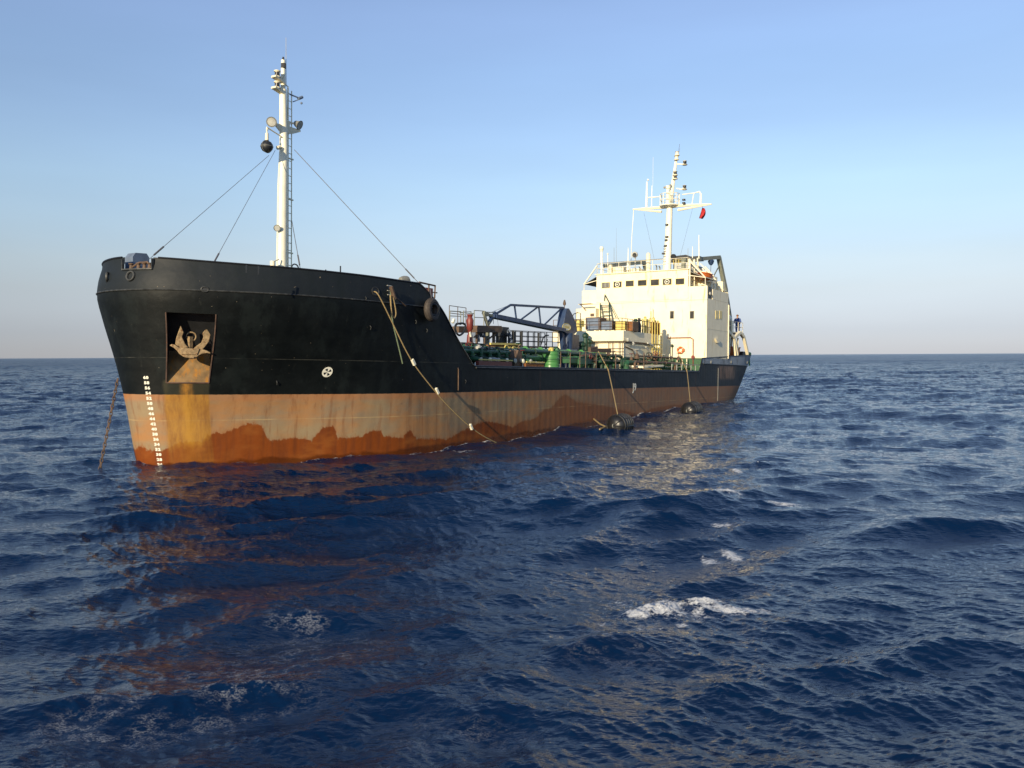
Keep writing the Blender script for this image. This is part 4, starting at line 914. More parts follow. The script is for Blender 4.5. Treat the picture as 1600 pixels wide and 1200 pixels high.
# ------------------------------------------------------------------ raised platform, catwalk and pipe deck
mb = MB(); a_, b_ = at(741, 514, o=.6), at(779, 514.5, o=.6); mb.bar(a_, b_, .5, .42); mb.bar(add(a_, (0, -1.4, 0)), add(b_, (0, -1.4, 0)), .5, .4)
for x_ in (745, 757, 771): c = at(x_, 517, o=.6); mb.bar(c, (c[0], c[1], 2.6), .12)
mb.bar(at(741, 527, o=.6), at(751, 518, o=.6), .08); mb.bar(at(762, 531, o=.6), at(777, 519, o=.6), .08); mb.build('hose_gantry', M['brown'], root)
mb = MB(); a_, b_ = at(722, 536, o=1.4), at(762, 536, o=1.4); mb.box(a_[0], b_[0], -2, 1.4, a_[2]-.08, a_[2]+.05)
for x_ in (728, 740, 757): c = at(x_, 538, o=1.35); mb.bar(c, (c[0], c[1], 1.3), .12)
mb.build('forward_platform', M['dark'], root)
railing('catwalk_railing', [[at(702, 503, o=-.6), at(728, 506, o=-.6)]], 1.0, M['brown'], root, step=.9)
for x0, x1, y0, y1 in ((703, 720, 486, 505), (724, 736, 486, 508), (741, 756, 485, 512)):
    mb = MB(); P_ = [at(x0, y1, o=0), at(x0, y0, o=0), at(x1, y0+1, o=0), at(x1, y1, o=0)]
    mb.tube(P_, .035, 6); mb.tube([Vector(P_[0]).lerp(Vector(P_[1]), .6), Vector(P_[3]).lerp(Vector(P_[2]), .6)], .025, 5); mb.build('gate_frame', M['gantry'], root)
mb = MB(); mb.tube([at(757, 487.5, o=0), at(775, 488.5, o=0)], .03, 5); mb.tube([at(718, 488, o=-.5), at(741, 490, o=-.5)], .03, 5); mb.build('gate_frame', M['gantry'], root)
mb = MB(); mb.tube(catmull([at(*p, o=2.0) for p in ((715, 506), (722, 505), (727, 508), (725, 518), (718, 524), (713, 520))], 4), .06, 6); mb.tube(catmull([at(*p, o=1.6) for p in ((713, 520), (711, 512), (714, 506), (720, 506))], 4), .07, 6); mb.build('cargo_hose', M['dark'], root)
mb = MB(); c = Vector(at(734, 536, o=1.2)); q = lambda y: Vector((c.x, c.y, at(734, y, o=1.2)[2]))
mb.lathe(q(536), (0, 0, 1), [(0, .2), (.5, .16)], 12); mb.lathe(q(524), (0, 0, 1), [(0, .11), (.3, .13), (.4, .2), (.9, .22), (1.1, .14), (1.25, .2)], 12); mb.build('fire_monitor', M['red'], root)
mb = MB(); mb.bar(at(734, 519, o=1.5), at(736, 526, o=1.5), .1); mb.bar(at(709.5, 499, o=1), at(707.5, 504.5, o=1), .13); mb.build('white_marker', M['white'], root)
for x0, x1, y0, y1, mm in ((784, 793, 512, 537, 'dark'), (746, 751, 518, 534, 'bluegrey')):
    mb = MB(); a_, b_ = at(x0, y1, o=.2), at(x1, y0, o=.2); h2 = b_[2]-.55*(b_[2]-a_[2]); mb.box(a_[0]+.05, b_[0]-.05, -.3, .2, a_[2], b_[2]); mb.box(a_[0]-.06, b_[0]+.06, -.35, .28, h2, b_[2]+.02); mb.build('vent_head', M[mm], root, smooth=0)
mb = MB()
for x_, y_ in ((797, 526), (798, 533), (795, 519), (747, 527), (755, 523)): mb.torus(at(x_, y_, o=.5), (1, .6, .2), .16, .05, 14, 6)
mb.build('valve_wheel', M['bluegrey'], root)
ca, cb = at(795, 540, o=.55), at(872, 541.5, o=.55)
mb = MB(); mb.prism([(ca[0], -.55, ca[2]-.1), (ca[0], .55, ca[2]-.1), (cb[0], .55, cb[2]-.1), (cb[0], -.55, cb[2]-.1)], (0, 0, .1))
for k in range(5): s_ = ca[0]+(cb[0]-ca[0])*k/4; mb.bar((s_, .5, 1.3), (s_, .5, ca[2]), .12); mb.bar((s_, -.5, 1.3), (s_, -.5, ca[2]), .12)
cw = mb.build('catwalk', M['dark'], root, smooth=0)
railing('catwalk_railing', [[(ca[0], y_, ca[2]), (cb[0], y_, cb[2])] for y_ in (-.55, .55)], 1.0, M['dark'], cw, levels=(1, .66, .33), step=.85, post_r=.035)
mb = MB()
for x_, w_ in ((801, .18), (814, .22), (841, .16)): c = at(x_, 541, o=.6); mb.bar((c[0], .62, ca[2]-.2), (c[0], .62, ca[2]+1.0), w_, .06)
mb.tube([at(845, 539, o=.7), at(849, 527, o=.7), at(853, 524, o=.7), at(857, 524, o=.7)], .05, 6); mb.tube([at(853, 539, o=.7), at(855, 530, o=.7)], .05, 6)
mb.build('catwalk_stanchion', M['dark'], cw)
mb = MB(); mb.bar(at(813, 545.5, o=1), at(900, 547, o=1), .14, .09); mb.build('catwalk_light_beam', M['bluegrey'], cw)
# longitudinal cargo pipes
random.seed(21)
def pipe(run, r, m, name='cargo_pipe'):
    mb = MB(); mb.tube(run, r, 10)
    P_ = [Vector(p) for p in run]
    for a_, b_ in zip(P_, P_[1:]):
        L = (b_-a_).length; n_ = int(L/2.2)
        for k in range(1, n_+1): c = a_.lerp(b_, k/(n_+1)); d_ = (b_-a_).normalized(); mb.tube([c-d_*.04, c+d_*.04], r*1.5, 10)
    return mb.build(name, m, root)
for o_, h_, r_, s0, s1, mm in ((4.4, 1.75, .15, 15.2, 20.5, 'dgreen'), (4.4, 2.1, .13, 15.2, 21, 'green'), (3.7, 2.3, .12, 15.6, 37, 'dgreen'), (3.2, 1.9, .17, 15.2, 38.3, 'green'), (2.6, 2.35, .14, 16, 38, 'green'),
                           (1.9, 2.45, .18, 22, 38, 'brightgreen'), (1.1, 2.1, .16, 16, 38, 'dgreen'), (-1.2, 2.2, .16, 16, 38, 'green'), (-2.4, 2.4, .14, 16, 38, 'dgreen'),
                           (4.3, 1.85, .2, 36.5, 47.5, 'green'), (4.9, 1.55, .12, 38, 48.5, 'green'), (3.9, 2.15, .14, 37, 46.5, 'dgreen'), (5.2, 1.9, .09, 36, 44, 'brown'), (4.6, 2.35, .07, 38, 47, 'brown')):
    pipe([(s0, o_, 1.3), (s0, o_, h_-.15), (s0+.15, o_, h_), (s1-.15, o_, h_), (s1, o_, h_-.15), (s1, o_, 1.3)], r_, M[mm])
# transverse manifold pipes with flanges and valves
vm_ = []
def valve(s, o, h, sz, m, wm, ax=(0, 0, 1)):
    mb = MB(); ax = Vector(ax); c = Vector((s, o, h)); mb.lathe(c-ax*sz*.5, ax, [(0, sz*.45), (sz*.12, sz*.45), (sz*.2, sz*.3), (sz*.6, sz*.34), (sz*.75, sz*.2), (sz*.85, sz*.08), (sz*1.5, sz*.07)], 10)
    v_ = mb.build('valve', m, root); mb = MB(); q = c+ax*sz*.95; mb.torus(q, ax, sz*.42, sz*.06, 14, 5); x = ax.orthogonal().normalized(); mb.bar(q-x*sz*.4, q+x*sz*.4, sz*.06); y = ax.cross(x); mb.bar(q-y*sz*.4, q+y*sz*.4, sz*.06)
    mb.build('handwheel', wm, v_); return v_
for k in range(7):
    s_ = 16.2+k*.85; mm = ('green', 'dgreen', 'lightgrey')[k % 3]
    pipe([(s_, -3, 1.7), (s_, 4.9, 1.7), (s_, 5.15, 1.65)], .11, M[mm], 'manifold_pipe')
    mb = MB(); mb.lathe((s_, 5.15, 1.65), (0, 1, 0), [(0, .13), (.05, .13), (.06, .09), (.08, .09)], 14); mb.build('pipe_flange', M['white'] if k % 2 else M['lightgrey'], root)
    valve(s_, 4.6, 2.0, .3, M['green'], M['red'] if k % 3 == 0 else M['lightgrey'])
for k in range(34):
    s_ = random.uniform(16, 47.5); o_ = random.choice((2.6, 3.2, 3.7, 4.3, 4.7)) if s_ > 26 else random.uniform(2.5, 4.8)
    if 20 < s_ < 29 and o_ > 3: o_ = 2.6
    if s_ > 38 and o_ < 3.6: o_ = 4.2
    sz = random.uniform(.25, .5); valve(s_, o_, random.uniform(1.9, 2.4), sz, M[random.choice(['green', 'dgreen', 'green', 'brown'])], M[random.choice(['red', 'lightgrey', 'dark', 'brown', 'green', 'dark'])], random.choice([(0, 0, 1), (0, 0, 1), (0, 1, 0), (-.7, .3, .6)]))
# drip trays with yellow rails
for x0, x1, yt, yb in ((748, 800, 562, 575), (822, 850, 565, 575)) :
    a_, b_ = at(x0, yb, o=5.3), at(x1, yt, o=5.3); mb = MB(); mb.m = 0; mb.box(a_[0], b_[0], 5.1, 5.3, 1.3, b_[2]-.12); mb.m = 1; mb.bar((a_[0], 5.32, b_[2]-.05), (b_[0], 5.32, b_[2]-.05), .07); mb.bar((a_[0], 4.5, b_[2]-.05), (b_[0], 4.5, b_[2]-.05), .07)
    mb.build('drip_tray', [M['rust'] if x0 != 748 else M['red'], M['yellow']], root)
mb = MB(); a_, b_ = at(766, 537, o=2.2), at(812, 538, o=2.2)
mb.m = 1; mb.bar(a_, b_, .12); mb.bar(add(a_, (0, 0, -.22)), add(b_, (0, 0, -.22)), .08); mb.m = 0; mb.bar(add(a_, (0, -.2, -.12)), add(b_, (0, -.2, -.12)), .2, .16)
mb.m = 1
for x_, y0, y1 in ((789, 542, 557), (795, 545, 560), (801, 544, 562), (806, 546, 560), (815, 550, 565)): mb.tube(catmull([at(x_, y1, o=2.8), at(x_, y0, o=2.8), at(x_+3, y0-2, o=2.8), at(x_+6, y0+2, o=2.8), at(x_+6, y1-4, o=2.8)], 4), .045, 6)
mb.build('manifold_rail', [M['rust'], M['yellow']], root)
mb = MB(); a_, b_ = at(803, 575, o=5.0), at(816, 550, o=5.0); mb.prism([(a_[0], 4.4, 1.3), (b_[0], 4.4, 1.3), (b_[0], 4.4, b_[2]), (b_[0]-.4, 4.4, b_[2]+.1), (a_[0]+.3, 4.4, b_[2]-.2)], (0, .6, 0)); mb.build('manifold_cabinet', M['brown'], root, smooth=0)
mb = MB(); mb.bar(at(727, 549, o=3.6), at(735, 554, o=3.6), .22); c = Vector(at(747, 553, o=4.2)); mb.lathe(c, (0, 0, 1), [(-.3, .2), (0, .16), (.4, .17), (.5, .1)], 10); mb.build('tank_vent', M['lightgrey'], root)
for x_, o_, h_, mm in ((751, 3.2, .7, 'dark'), (766, 2.6, .75, 'dgreen'), (776, 3.4, .5, 'dgreen')):
    mb = MB(); c = at(x_, 548, o=o_); mb.box(c[0]-.6, c[0]+.6, o_-.5, o_+.4, 1.9, c[2]+.1); mb.box(c[0]-.65, c[0]+.65, o_-.55, o_+.45, c[2]+.1, c[2]+.16); mb.build('valve_cabinet', M[mm], root, smooth=0)
# tank hatch, green boxes
for x0, x1, y0, y1, o_ in ((891, 906, 560, 571, 4.6), (907, 918, 559, 573, 4.8), (918, 928, 558, 572, 4.3)):
    mb = MB(); a_, b_ = at(x0, y1, o=o_), at(x1, y0, o=o_); mb.box(a_[0], b_[0], o_-.9, o_, a_[2]+.15, b_[2]); mb.box(a_[0]-.05, b_[0]+.05, o_-.95, o_+.04, b_[2], b_[2]+.06)
    for s_ in (a_[0]+.1, b_[0]-.1): mb.bar((s_, o_-.1, 1.3), (s_, o_-.1, a_[2]+.2), .08)
    mb.build('deck_locker', M['green'], root, smooth=0, bevel=.02)
mb = MB(); a_ = at(907, 557.5, o=4.4); b_ = at(930, 558, o=4.4); mb.tube(catmull([(a_[0], 4.4, a_[2]-.3), (a_[0]+.2, 4.4, a_[2]+.05), (b_[0]-.4, 4.4, a_[2]+.05), (b_[0], 4.4, a_[2]-.3)], 5), .1, 8); mb.build('hose_bundle', M['brown'], root)
mb = MB(); mb.bar(at(921, 547, o=3.6), at(953, 548.5, o=3.6), .22, .26); mb.tube([at(921, 544, o=3.6), at(932, 543, o=3.6)], .1, 6); mb.build('loading_arm', M['brown'], root)
for x_, y_, r_ in ((898, 546, .28), (909, 538, .3), (915, 524, .22), (920, 533, .25), (925, 546, .2), (940, 556, .25), (931, 553, .3), (947, 560, .22), (895, 552, .25), (905, 549, .25)):
    mb = MB(); c = Vector(at(x_, y_, s=36.5+random.random()*2)); mb.lathe((c.x, c.y, 1.3), (0, 0, 1), [(0, r_), (c.z-1.5, r_*.8), (c.z-1.4, r_*1.2), (c.z-1.25, r_*1.2), (c.z-1.1, r_*.5)], 10); mb.build('tank_vent', M[random.choice(['dgreen', 'green', 'dgreen'])], root)
mb = MB(); a_, b_ = at(1005, 575, o=5.6), at(1035, 572, o=5.6); mb.prism([(a_[0], 4.7, 1.5), (a_[0], 5.7, 1.42), (b_[0], 5.7, 1.6), (b_[0], 4.7, 1.62)], (0, 0, .12)); mb.build('gangway_plank', M['cream'], root)
# main deck edge railing
xs_ = [(876, 549), (891, 551), (906, 549), (915, 549), (931.5, 551), (962, 552), (1006, 551)]
for x_, y_ in xs_:
    a_ = at(x_, 578, o=5.9); b_ = at(x_, y_, o=5.9); mb = MB(); mb.bar((a_[0], 5.9, 1.3), (a_[0], 5.9, b_[2]), .06 if x_ > 940 else .045); mb.build('deck_stanchion', M['brown'], root)
railing('deck_edge_railing', [[(41.5, 5.9, 1.3), (49, 5.9, 1.3)]], .5, M['lightgrey'], root, levels=(1,), step=1.1)
mb = MB()
for s0, s1, h0 in ((23, 49, 2.3), (23, 49, 1.85)): mb.tube([(s0+(s1-s0)*k/10, 5.9, h0+.03*math.sin(k*2)) for k in range(11)], .012, 4)
mb.build('railing_wire', M['wire'], root)
railing('starboard_railing', [[(15, -5.9, 1.3), (48, -5.9, 1.3)]], 1.0, M['brown'], root, step=1.6)
# forecastle end railing and red winch
mb = MB(); P_ = [at(655, 441, o=5.2), at(680, 446.5, o=5.2), at(679, 466, o=5.2)]
mb.tube(P_, .045, 6); mb.tube([at(672, 456, o=5.2), at(683, 457.5, o=5.2)], .03, 5); mb.tube([at(670, 445, o=5.2), at(670, 466, o=5.2)], .04, 5); mb.build('forecastle_railing', M['brown'], root)
mb = MB(); c = Vector(at(668, 460, o=4.8)); mb.box(c.x-.25, c.x+.3, 4.5, 4.9, 3.9, at(668, 450, o=4.8)[2]); mb.cyl((c.x, 4.4, 4.8), (c.x, 4.95, 4.8), .2); mb.build('winch_guard', M['red'], root)
mb = MB(); c = Vector(at(632, 438, o=4.9)); mb.lathe(c+Vector((-.3, 0, 0)), (1, 0, 0), [(0, .12), (.2, .2), (.45, .22), (.6, .12)], 10); mb.bar(c, (c.x, c.y, 3.9), .1); mb.build('mooring_roller', M['grey'], root)
mb = MB()
for x_, y_ in ((385, 415), (404, 416.5), (509, 422), (517, 424), (532, 425)):
    c = at(x_, y_, o=5.3); mb.tube([(c[0], 5.3, 4.5), (c[0], 5.3, c[2]+(.25 if x_ == 532 else .02))], .03, 5)
c = Vector(at(461, 420, o=3)); mb.torus(c, (0, 1, 0), .2, .03, 14, 5); mb.build('bulwark_fitting', M['dark'], root)

# ------------------------------------------------------------------ foremast
FS = 7.3
mb = MB(); mb.tube([(7.26, 0, 3.9), (7.3, 0, 9.5), (7.36, 0, 11.4), (7.30, 0, 13.6), (7.30, 0, 14.0)], [.26, .235, .195, .165, .16], 14); mb.tube([(7.3, 0, 14.0), (7.3, 0, 15.35)], [.11, .10], 12)
fm = mb.build('foremast', M['white'], root)
ladder('mast_ladder', (7.78, .0, 4.0), (7.72, 0, 14.1), .26, M['cream'], fm, side=(1, -.2, 0), step=.36, r=.022)
mb = MB(); mb.tube([(7.56, .05, 4.0), (7.55, .05, 14.2), (7.35, 0, 14.3)], .035, 6)
for h_ in (6.5, 9.0, 10.9, 12.6): mb.bar((7.3, .05, h_), (7.95, .0, h_), .06)
mb.build('cable_conduit', M['cream'], fm)
mb = MB()
for h_ in (14.0, 14.5): c = Vector((6.9, .05, h_)); mb.prism([c+Vector((-.22, -.16, -.12)), c+Vector((.4, -.1, -.28)), c+Vector((.4, .1, -.28)), c+Vector((-.22, .16, -.12))], (0, 0, .08)); mb.lathe(c+Vector((0, 0, -.08)), (0, 0, 1), [(0, .17), (.05, .17), (.06, .11), (.26, .11), (.27, .15), (.31, .15)], 12); mb.bar(c+Vector((.3, 0, -.16)), c+Vector((.35, .05, .2)), .05)
mb.build('masthead_light', M['cream'], fm)
mb = MB()
for h_ in (14.0, 14.5): mb.lathe((6.9, .05, h_-.01), (0, 0, 1), [(0, .113), (.17, .113)], 12)
mb.lathe((7.28, .05, 14.98), (0, 0, 1), [(0, .125), (.2, .125)], 10); mb.lathe((7.3, 0, 15.38), (0, 0, 1), [(0, .06), (.12, .04)], 8)
mb.build('lamp_glass', M['glass'], fm)
mb = MB(); mb.tube([(7.48, 0, 14.2), (7.46, 0, 16.45)], [.02, .010], 5); mb.build('whip_antenna', M['lightgrey'], fm)
mb = MB(); mb.bar((7.7, 0, 13.9), (8.25, .1, 13.85), .05); mb.cyl((8.15, .1, 13.8), (8.4, .1, 13.95), .07); mb.bar((7.9, 0, 13.6), (8.15, .1, 13.75), .04); mb.sphere((8.35, .1, 13.65), .06, 8); mb.build('wind_sensor', M['bluegrey'], fm)
mb = MB(); mb.prism([(7.3, .0, 12.0), (7.1, 0, 12.0), (6.75, 0, 12.25), (6.75, 0, 12.32), (7.3, 0, 12.35)], (0, .06, 0)); mb.prism([(7.3, .0, 11.95), (7.9, 0, 12.1), (8.35, 0, 12.3), (8.35, 0, 12.38), (7.3, 0, 12.38)], (0, .06, 0)); mb.bar((7.5, 0, 12.0), (7.5, 0, 12.6), .28, .2); mb.build('floodlight_bracket', M['cream'], fm)
def flood(x, y, dirn, sz=.26):
    c = Vector(at(x, y, o=.1)); d_ = Vector(dirn).normalized(); mb = MB(); mb.m = 0; mb.lathe(c, d_, [(-sz, sz*.35), (-sz*.7, sz*.55), (0, sz*.75), (sz*.3, sz)], 12); mb.m = 1; mb.lathe(c+d_*sz*.22, d_, [(0, sz*.8), (sz*.1, sz*.78)], 12)
    mb.build('floodlight', [M['grey'], M['lens']], fm)
flood(424.5, 190, (-.6, .55, -.45), .24); flood(466.5, 195, (.25, .8, -.45), .24); flood(433, 356, (-.6, .6, -.35), .16)
mb = MB(); mb.tube([(7.2, .1, 11.75), (6.25, .1, 11.98)], .03, 5); mb.tube([(6.28, .1, 11.95), (6.28, .1, 11.85)], .05, 5); mb.build('signal_halyard_arm', M['cream'], fm)
mb = MB(); mb.cyl(at(433.5, 231, o=.1), at(438, 230, o=.1), .09); mb.bar(at(427, 409, o=.2), at(436, 405, o=.2), .05); mb.cyl(at(426, 408, o=.2), (at(426, 408, o=.2)[0], .2, 4.9), .12); mb.build('mast_foot_gear', M['cream'], fm)
def stay(name, a_, b_, r_=.012):
    mb = MB(); mb.tube([a_, b_], r_, 5); L = Vector(b_)-Vector(a_); q = Vector(b_)-L.normalized()*.9; mb.tube([q, Vector(b_)-L.normalized()*.3], .035, 6); return mb.build(name, M['wire'], root)
stay('forestay', at(420, 243, o=.1), at(233, 405, o=.9), .011); stay('forestay', at(430, 235, o=.1), at(330, 418, o=2.9), .011); stay('backstay', at(460, 234, o=.1), at(654, 442, o=4.8), .016); stay('backstay', at(456, 345, o=.1), at(469.5, 422, o=1.6), .016)
# box behind the bow notch (windlass cover)
mb = MB(); a_, b_ = at(205, 420, o=.0), at(231, 397, o=.0); mb.prism([(a_[0], .1, 3.9), (b_[0], .1, 3.9), (b_[0], .1, b_[2]-.15), (b_[0]-.12, .1, b_[2]), (a_[0]+.12, .1, b_[2]-.03), (a_[0], .1, b_[2]-.2)], (0, -.5, 0)); mb.build('bow_locker', M['bluegrey'], root, smooth=0)
# ------------------------------------------------------------------ loose things
def thing(name, mb, m, org, label, cat, group=None, ship=True, smooth=35):
    o = mb.build(name, m, None, org, ship, smooth); return tag(o, label, cat, group)
# stowed anchor
c0 = on_hull(.58, 1.75, -.12); ta, tb, tn = nrm(.58, 1.75); tb = Vector((0, 0, 1)); tn = ta.cross(tb).normalized(); tn = tn if tn.y > 0 else -tn
A0 = c0
def anc(poly, off, th, sc=228., tilt=0):
    P_ = [c0+ta*((u-905)/sc)+tb*((900-v)/sc)+tn*(off+tilt*(900-v)/sc) for u, v in poly]; return P_, tn*th
ar = empty('ship_anchor', tuple(c0), 'buff painted stockless anchor with rusty flukes, housed in the hull pocket at the bow', 'anchor')
def apart(name, lst):
    mb = MB()
    for poly, off, th, tl in lst: P_, o_ = anc(poly, off, th, tilt=tl); mb.prism(P_, o_)
    return mb.build(name, M['anchor'], ar, tuple(c0), smooth=30, bevel=.02)
apart('fluke', [([(825, 708), (848, 765), (834, 805), (858, 862), (885, 895), (820, 905), (778, 868), (785, 820), (805, 760)], -.02, .11, .18)])
apart('fluke', [([(1040, 735), (1068, 780), (1055, 840), (1010, 900), (985, 930), (915, 915), (950, 880), (990, 850), (1008, 800), (1000, 770), (1020, 740)], -.02, .11, .18)])
apart('crown', [([(735, 880), (752, 868), (775, 872), (812, 897), (985, 905), (1030, 916), (1068, 936), (1066, 947), (1035, 941), (1000, 948), (972, 962), (945, 990), (900, 994), (845, 975), (812, 950), (795, 925), (770, 900)], -.12, .34, 0), ([(815, 900), (980, 905), (960, 960), (830, 955)], .2, .07, 0), ([(855, 965), (940, 975), (935, 992), (860, 982)], .2, .1, 0)])
mb = MB(); p_, q_ = anc([(895, 895), (895, 798)], -.05, 0)[0]; mb.bar(p_, q_, .15, .15); mb.torus(q_-tn*.05+tb*.0+ta*.04, tuple(tn), .17, .028, 18, 6); mb.build('shank', M['anchor'], ar, tuple(c0))
# anchor chain into the water on the starboard side
a_ = Vector(at(184, 592, o=-1.7)); wz = Vector(sea_at(150, 741)+(0,)); b3 = SHIP_I @ Vector((wz.x, wz.y, -.6)); b3 = Vector((b3.x, -b3.y, b3.z)); 
wa = SHIP @ Vector((a_.x, -a_.y, a_.z)); wb_ = Vector((sea_at(150, 741)[0], sea_at(150, 741)[1], -.5)); wb_ = wa+(wb_-wa)
mb = MB(); d_ = wb_-wa; n_ = int(d_.length/.17); dn = d_.normalized(); x_ = dn.orthogonal().normalized(); y_ = dn.cross(x_)
for k in range(n_):
    c = wa+d_*((k+.5)/n_); u_ = x_ if k % 2 else y_; mb.tube([c+dn*(.115*math.cos(t_))+u_*(.05*math.sin(t_)) for t_ in np.linspace(0, 2*math.pi, 11)[:-1]], .022, 5, closed=True)
o = mb.build('anchor_chain', M['brown'], None, tuple(wa), ship=False); tag(o, 'rusty anchor chain running from the bow down into the sea', 'chain')
# black anchor ball
c = Vector(at(417, 229, o=.1)); mb = MB(); mb.lathe(c, (0, 0, 1), [(-.27, .01), (-.25, .1), (-.19, .2), (-.1, .26), (0, .28), (.1, .26), (.19, .2), (.25, .1), (.27, .01)], 18)
ball = thing('anchor_ball', mb, M['dark'], tuple(c), 'black ball signal hung from the arm of the foremast', 'signal shape')
mb = MB(); mb.torus(c, (0, 1, 0), .283, .012, 24, 5); mb.torus(c, (0, 0, 1), .283, .012, 24, 5); mb.build('ball_seam', M['grey'], ball, tuple(c))
mb = MB(); mb.cyl(c+Vector((0, 0, .28)), c+Vector((0, 0, .6)), .085, .075); mb.tube([c+Vector((0, 0, .6)), c+Vector((-.02, 0, .8))], .03, 6); mb.build('hanger', M['cream'], ball, tuple(c))
# tyre fender
c = Vector(at(675, 484, o=6.3)); mb = MB(); ax = Vector((.12, 1, .03)).normalized()
mb.tube([c+Vector((.56*.72*math.cos(t_), -.05*math.cos(t_), .52*.72*math.sin(t_)*1.02)) for t_ in np.linspace(0, 2*math.pi, 29)[:-1]], .17, 10, closed=True)
ty = thing('tyre_fender', mb, M['tyre'], tuple(c), 'big worn tyre hung as a fender at the end of the forecastle', 'tyre')
mb = MB(); mb.tube([c+Vector((.56*.5*math.cos(t_), .13, .52*.5*math.sin(t_))) for t_ in np.linspace(0, 2*math.pi, 25)[:-1]], .035, 6, closed=True); mb.build('tyre_bead', M['black'], ty, tuple(c))
mb = MB(); mb.tube([c+Vector((0, -.02, .5)), Vector(at(672, 452, o=5.95))], .025, 5); mb.build('lashing', M['wire'], ty, tuple(c))
# mooring line from the fairlead to the sea
p0 = on_hull(7.1, 4.34, .06); wsea = SHIP_I @ Vector((*sea_at(787, 697, -.1), -.15)); wsea = Vector((wsea.x, -wsea.y, wsea.z))
def line_pts(pxs, o_): return [at(x, y, o=o_(x)) for x, y in pxs]
oo = lambda x: 6.15+(x-590)*.0035
pp = [on_hull(7.05, 4.36, .02)]+[at(x, y, o=oo(x)) for x, y in ((592, 462), (612, 502), (640, 558), (668, 597), (700, 634), (735, 667), (762, 685), (786, 696), (800, 701))]
mb = MB(); mb.tube(catmull(pp, 6), .027, 7); o = thing('mooring_rope', mb, M['rope'], tuple(pp[0]), 'long mooring rope running from the forecastle fairlead down into the water', 'rope')
mb = MB()
for x, y in ((646, 566), (683, 611), (736, 667)): c = Vector(at(x, y, o=oo(x)+.02)); mb.bar(c+Vector((-.09, 0, .12)), c+Vector((.09, 0, -.12)), .11)
mb.build('rope_splice', M['white'], o, tuple(pp[0]))
pp = [(8.0, 5.95, 4.55)]+[at(x, y, o=6.12) for x, y in ((611, 470), (611.5, 485), (614, 505), (620, 530), (626, 555), (629, 568))]
mb = MB(); mb.tube(catmull(pp, 6), .03, 7); thing('mooring_rope', mb, M['ropegreen'], tuple(pp[0]), 'greenish rope hanging straight down the black bow from the mooring port', 'rope')
pp = [at(x, y, o=6.16) for x, y in ((610, 461), (611, 478), (612.5, 492), (616, 497), (618.5, 490), (617, 478), (614, 464))]
mb = MB(); mb.tube(catmull(pp, 6), .034, 7); thing('rope_bight', mb, M['rope'], tuple(pp[0]), 'doubled loop of pale rope dangling below the mooring port', 'rope')
mb = MB(); c = at(614, 459, o=6.12); mb.tube(catmull([at(x, y, o=6.13) for x, y in ((611, 448), (613, 455), (615, 462), (617, 467))], 4), .09, 7); mb.tube(catmull([at(x, y, o=6.13) for x, y in ((620, 466), (626, 471), (634, 478))], 4), .03, 6)
thing('frayed_rope_end', mb, M['brown'], tuple(c), 'frayed brown rope end lashed beside the mooring port', 'rope')
# pneumatic fenders and their ropes
def fender(px_, py_, L, rr_, label, name='rubber_fender'):
    wx, wy = sea_at(px_, py_+10); wpos = Vector((wx, wy, .28)); d_ = SHIP.to_3x3() @ Vector((1, 0, 0)); d_.z = 0; d_.normalize(); nb = SHIP.to_3x3() @ Vector((0, -1, 0))
    mb = MB(); n_ = 20
    prof = [(-L/2-.04, .07), (-L/2, .10), (-L/2+.02, rr_*.45), (-L/2+.12, rr_*.75), (-L/2+.3, rr_*.95), (-.1, rr_), (.1, rr_), (L/2-.3, rr_*.95), (L/2-.12, rr_*.75), (L/2-.02, rr_*.45), (L/2, .10), (L/2+.04, .07)]
    mb.lathe(wpos, d_, prof, n_); o = mb.build(name, M['rubber'], None, tuple(wpos), ship=False); tag(o, label, 'fender', 'black rubber fenders afloat along the hull')
    mb = MB()
    for k in range(-2, 3): mb.torus(wpos+d_*(k*L*.17), tuple(d_), rr_*(1.0 if abs(k) < 2 else .955), .035, 24, 6)
    for k in range(8):
        t_ = k*math.pi/4; x_ = d_.orthogonal().normalized(); y_ = d_.cross(x_); rdir = x_*math.cos(t_)+y_*math.sin(t_); mb.tube([wpos+d_*a_+rdir*(b_+.02) for a_, b_ in prof[1:-1]], .03, 5)
    mb.build('chain_net', M['black'], o, tuple(wpos), ship=False)
    mb = MB()
    for sg in (-1, 1): mb.torus(wpos+d_*sg*(L/2+.1), tuple(nb), .1, .03, 12, 6)
    mb.build('end_shackle', M['grey'], o, tuple(wpos), ship=False)
    return wpos
w1 = fender(969, 661, 1.7, .62, 'black rubber fender afloat below amidships, the nearer of the two')
w2 = fender(1081, 637, 1.9, .62, 'black rubber fender afloat by the stern, the farther of the two')
def inv(p): q = SHIP_I @ Vector(p); return Vector((q.x, -q.y, q.z))
for (pts, wp, lb) in (([(935, 549), (950, 577)], w1, 'tan rope from a deck post over the side to the nearer fender'), ([(1062, 556), (1073, 579)], w2, 'tan rope from the house front over the side to the farther fender')):
    a_ = Vector(at(*pts[0], o=4.6)); b_ = Vector(at(*pts[1], o=6.07)); e_ = inv(wp+Vector((0, 0, .62))); e_ = e_+Vector((-.35, 0, 0))
    mb = MB(); mb.tube([a_, b_, b_+Vector((0, .03, -.1)), *[p for p in sag(b_+Vector((0, .04, -.12)), e_, -.04, 8)]], .034, 7)
    thing('fender_rope', mb, M['rope'], tuple(a_), lb, 'rope', 'ropes holding the floating fenders')
mb = MB(); P_ = [Vector((*sea_at(924, 660), .35)), Vector((*sea_at(938, 668), .2)), Vector((*sea_at(952, 672), .1))]; mb.tube(P_, .05, 6); mb.tube([Vector((*sea_at(937, 674), .12)), Vector((*sea_at(955, 669), .22))], .05, 6)
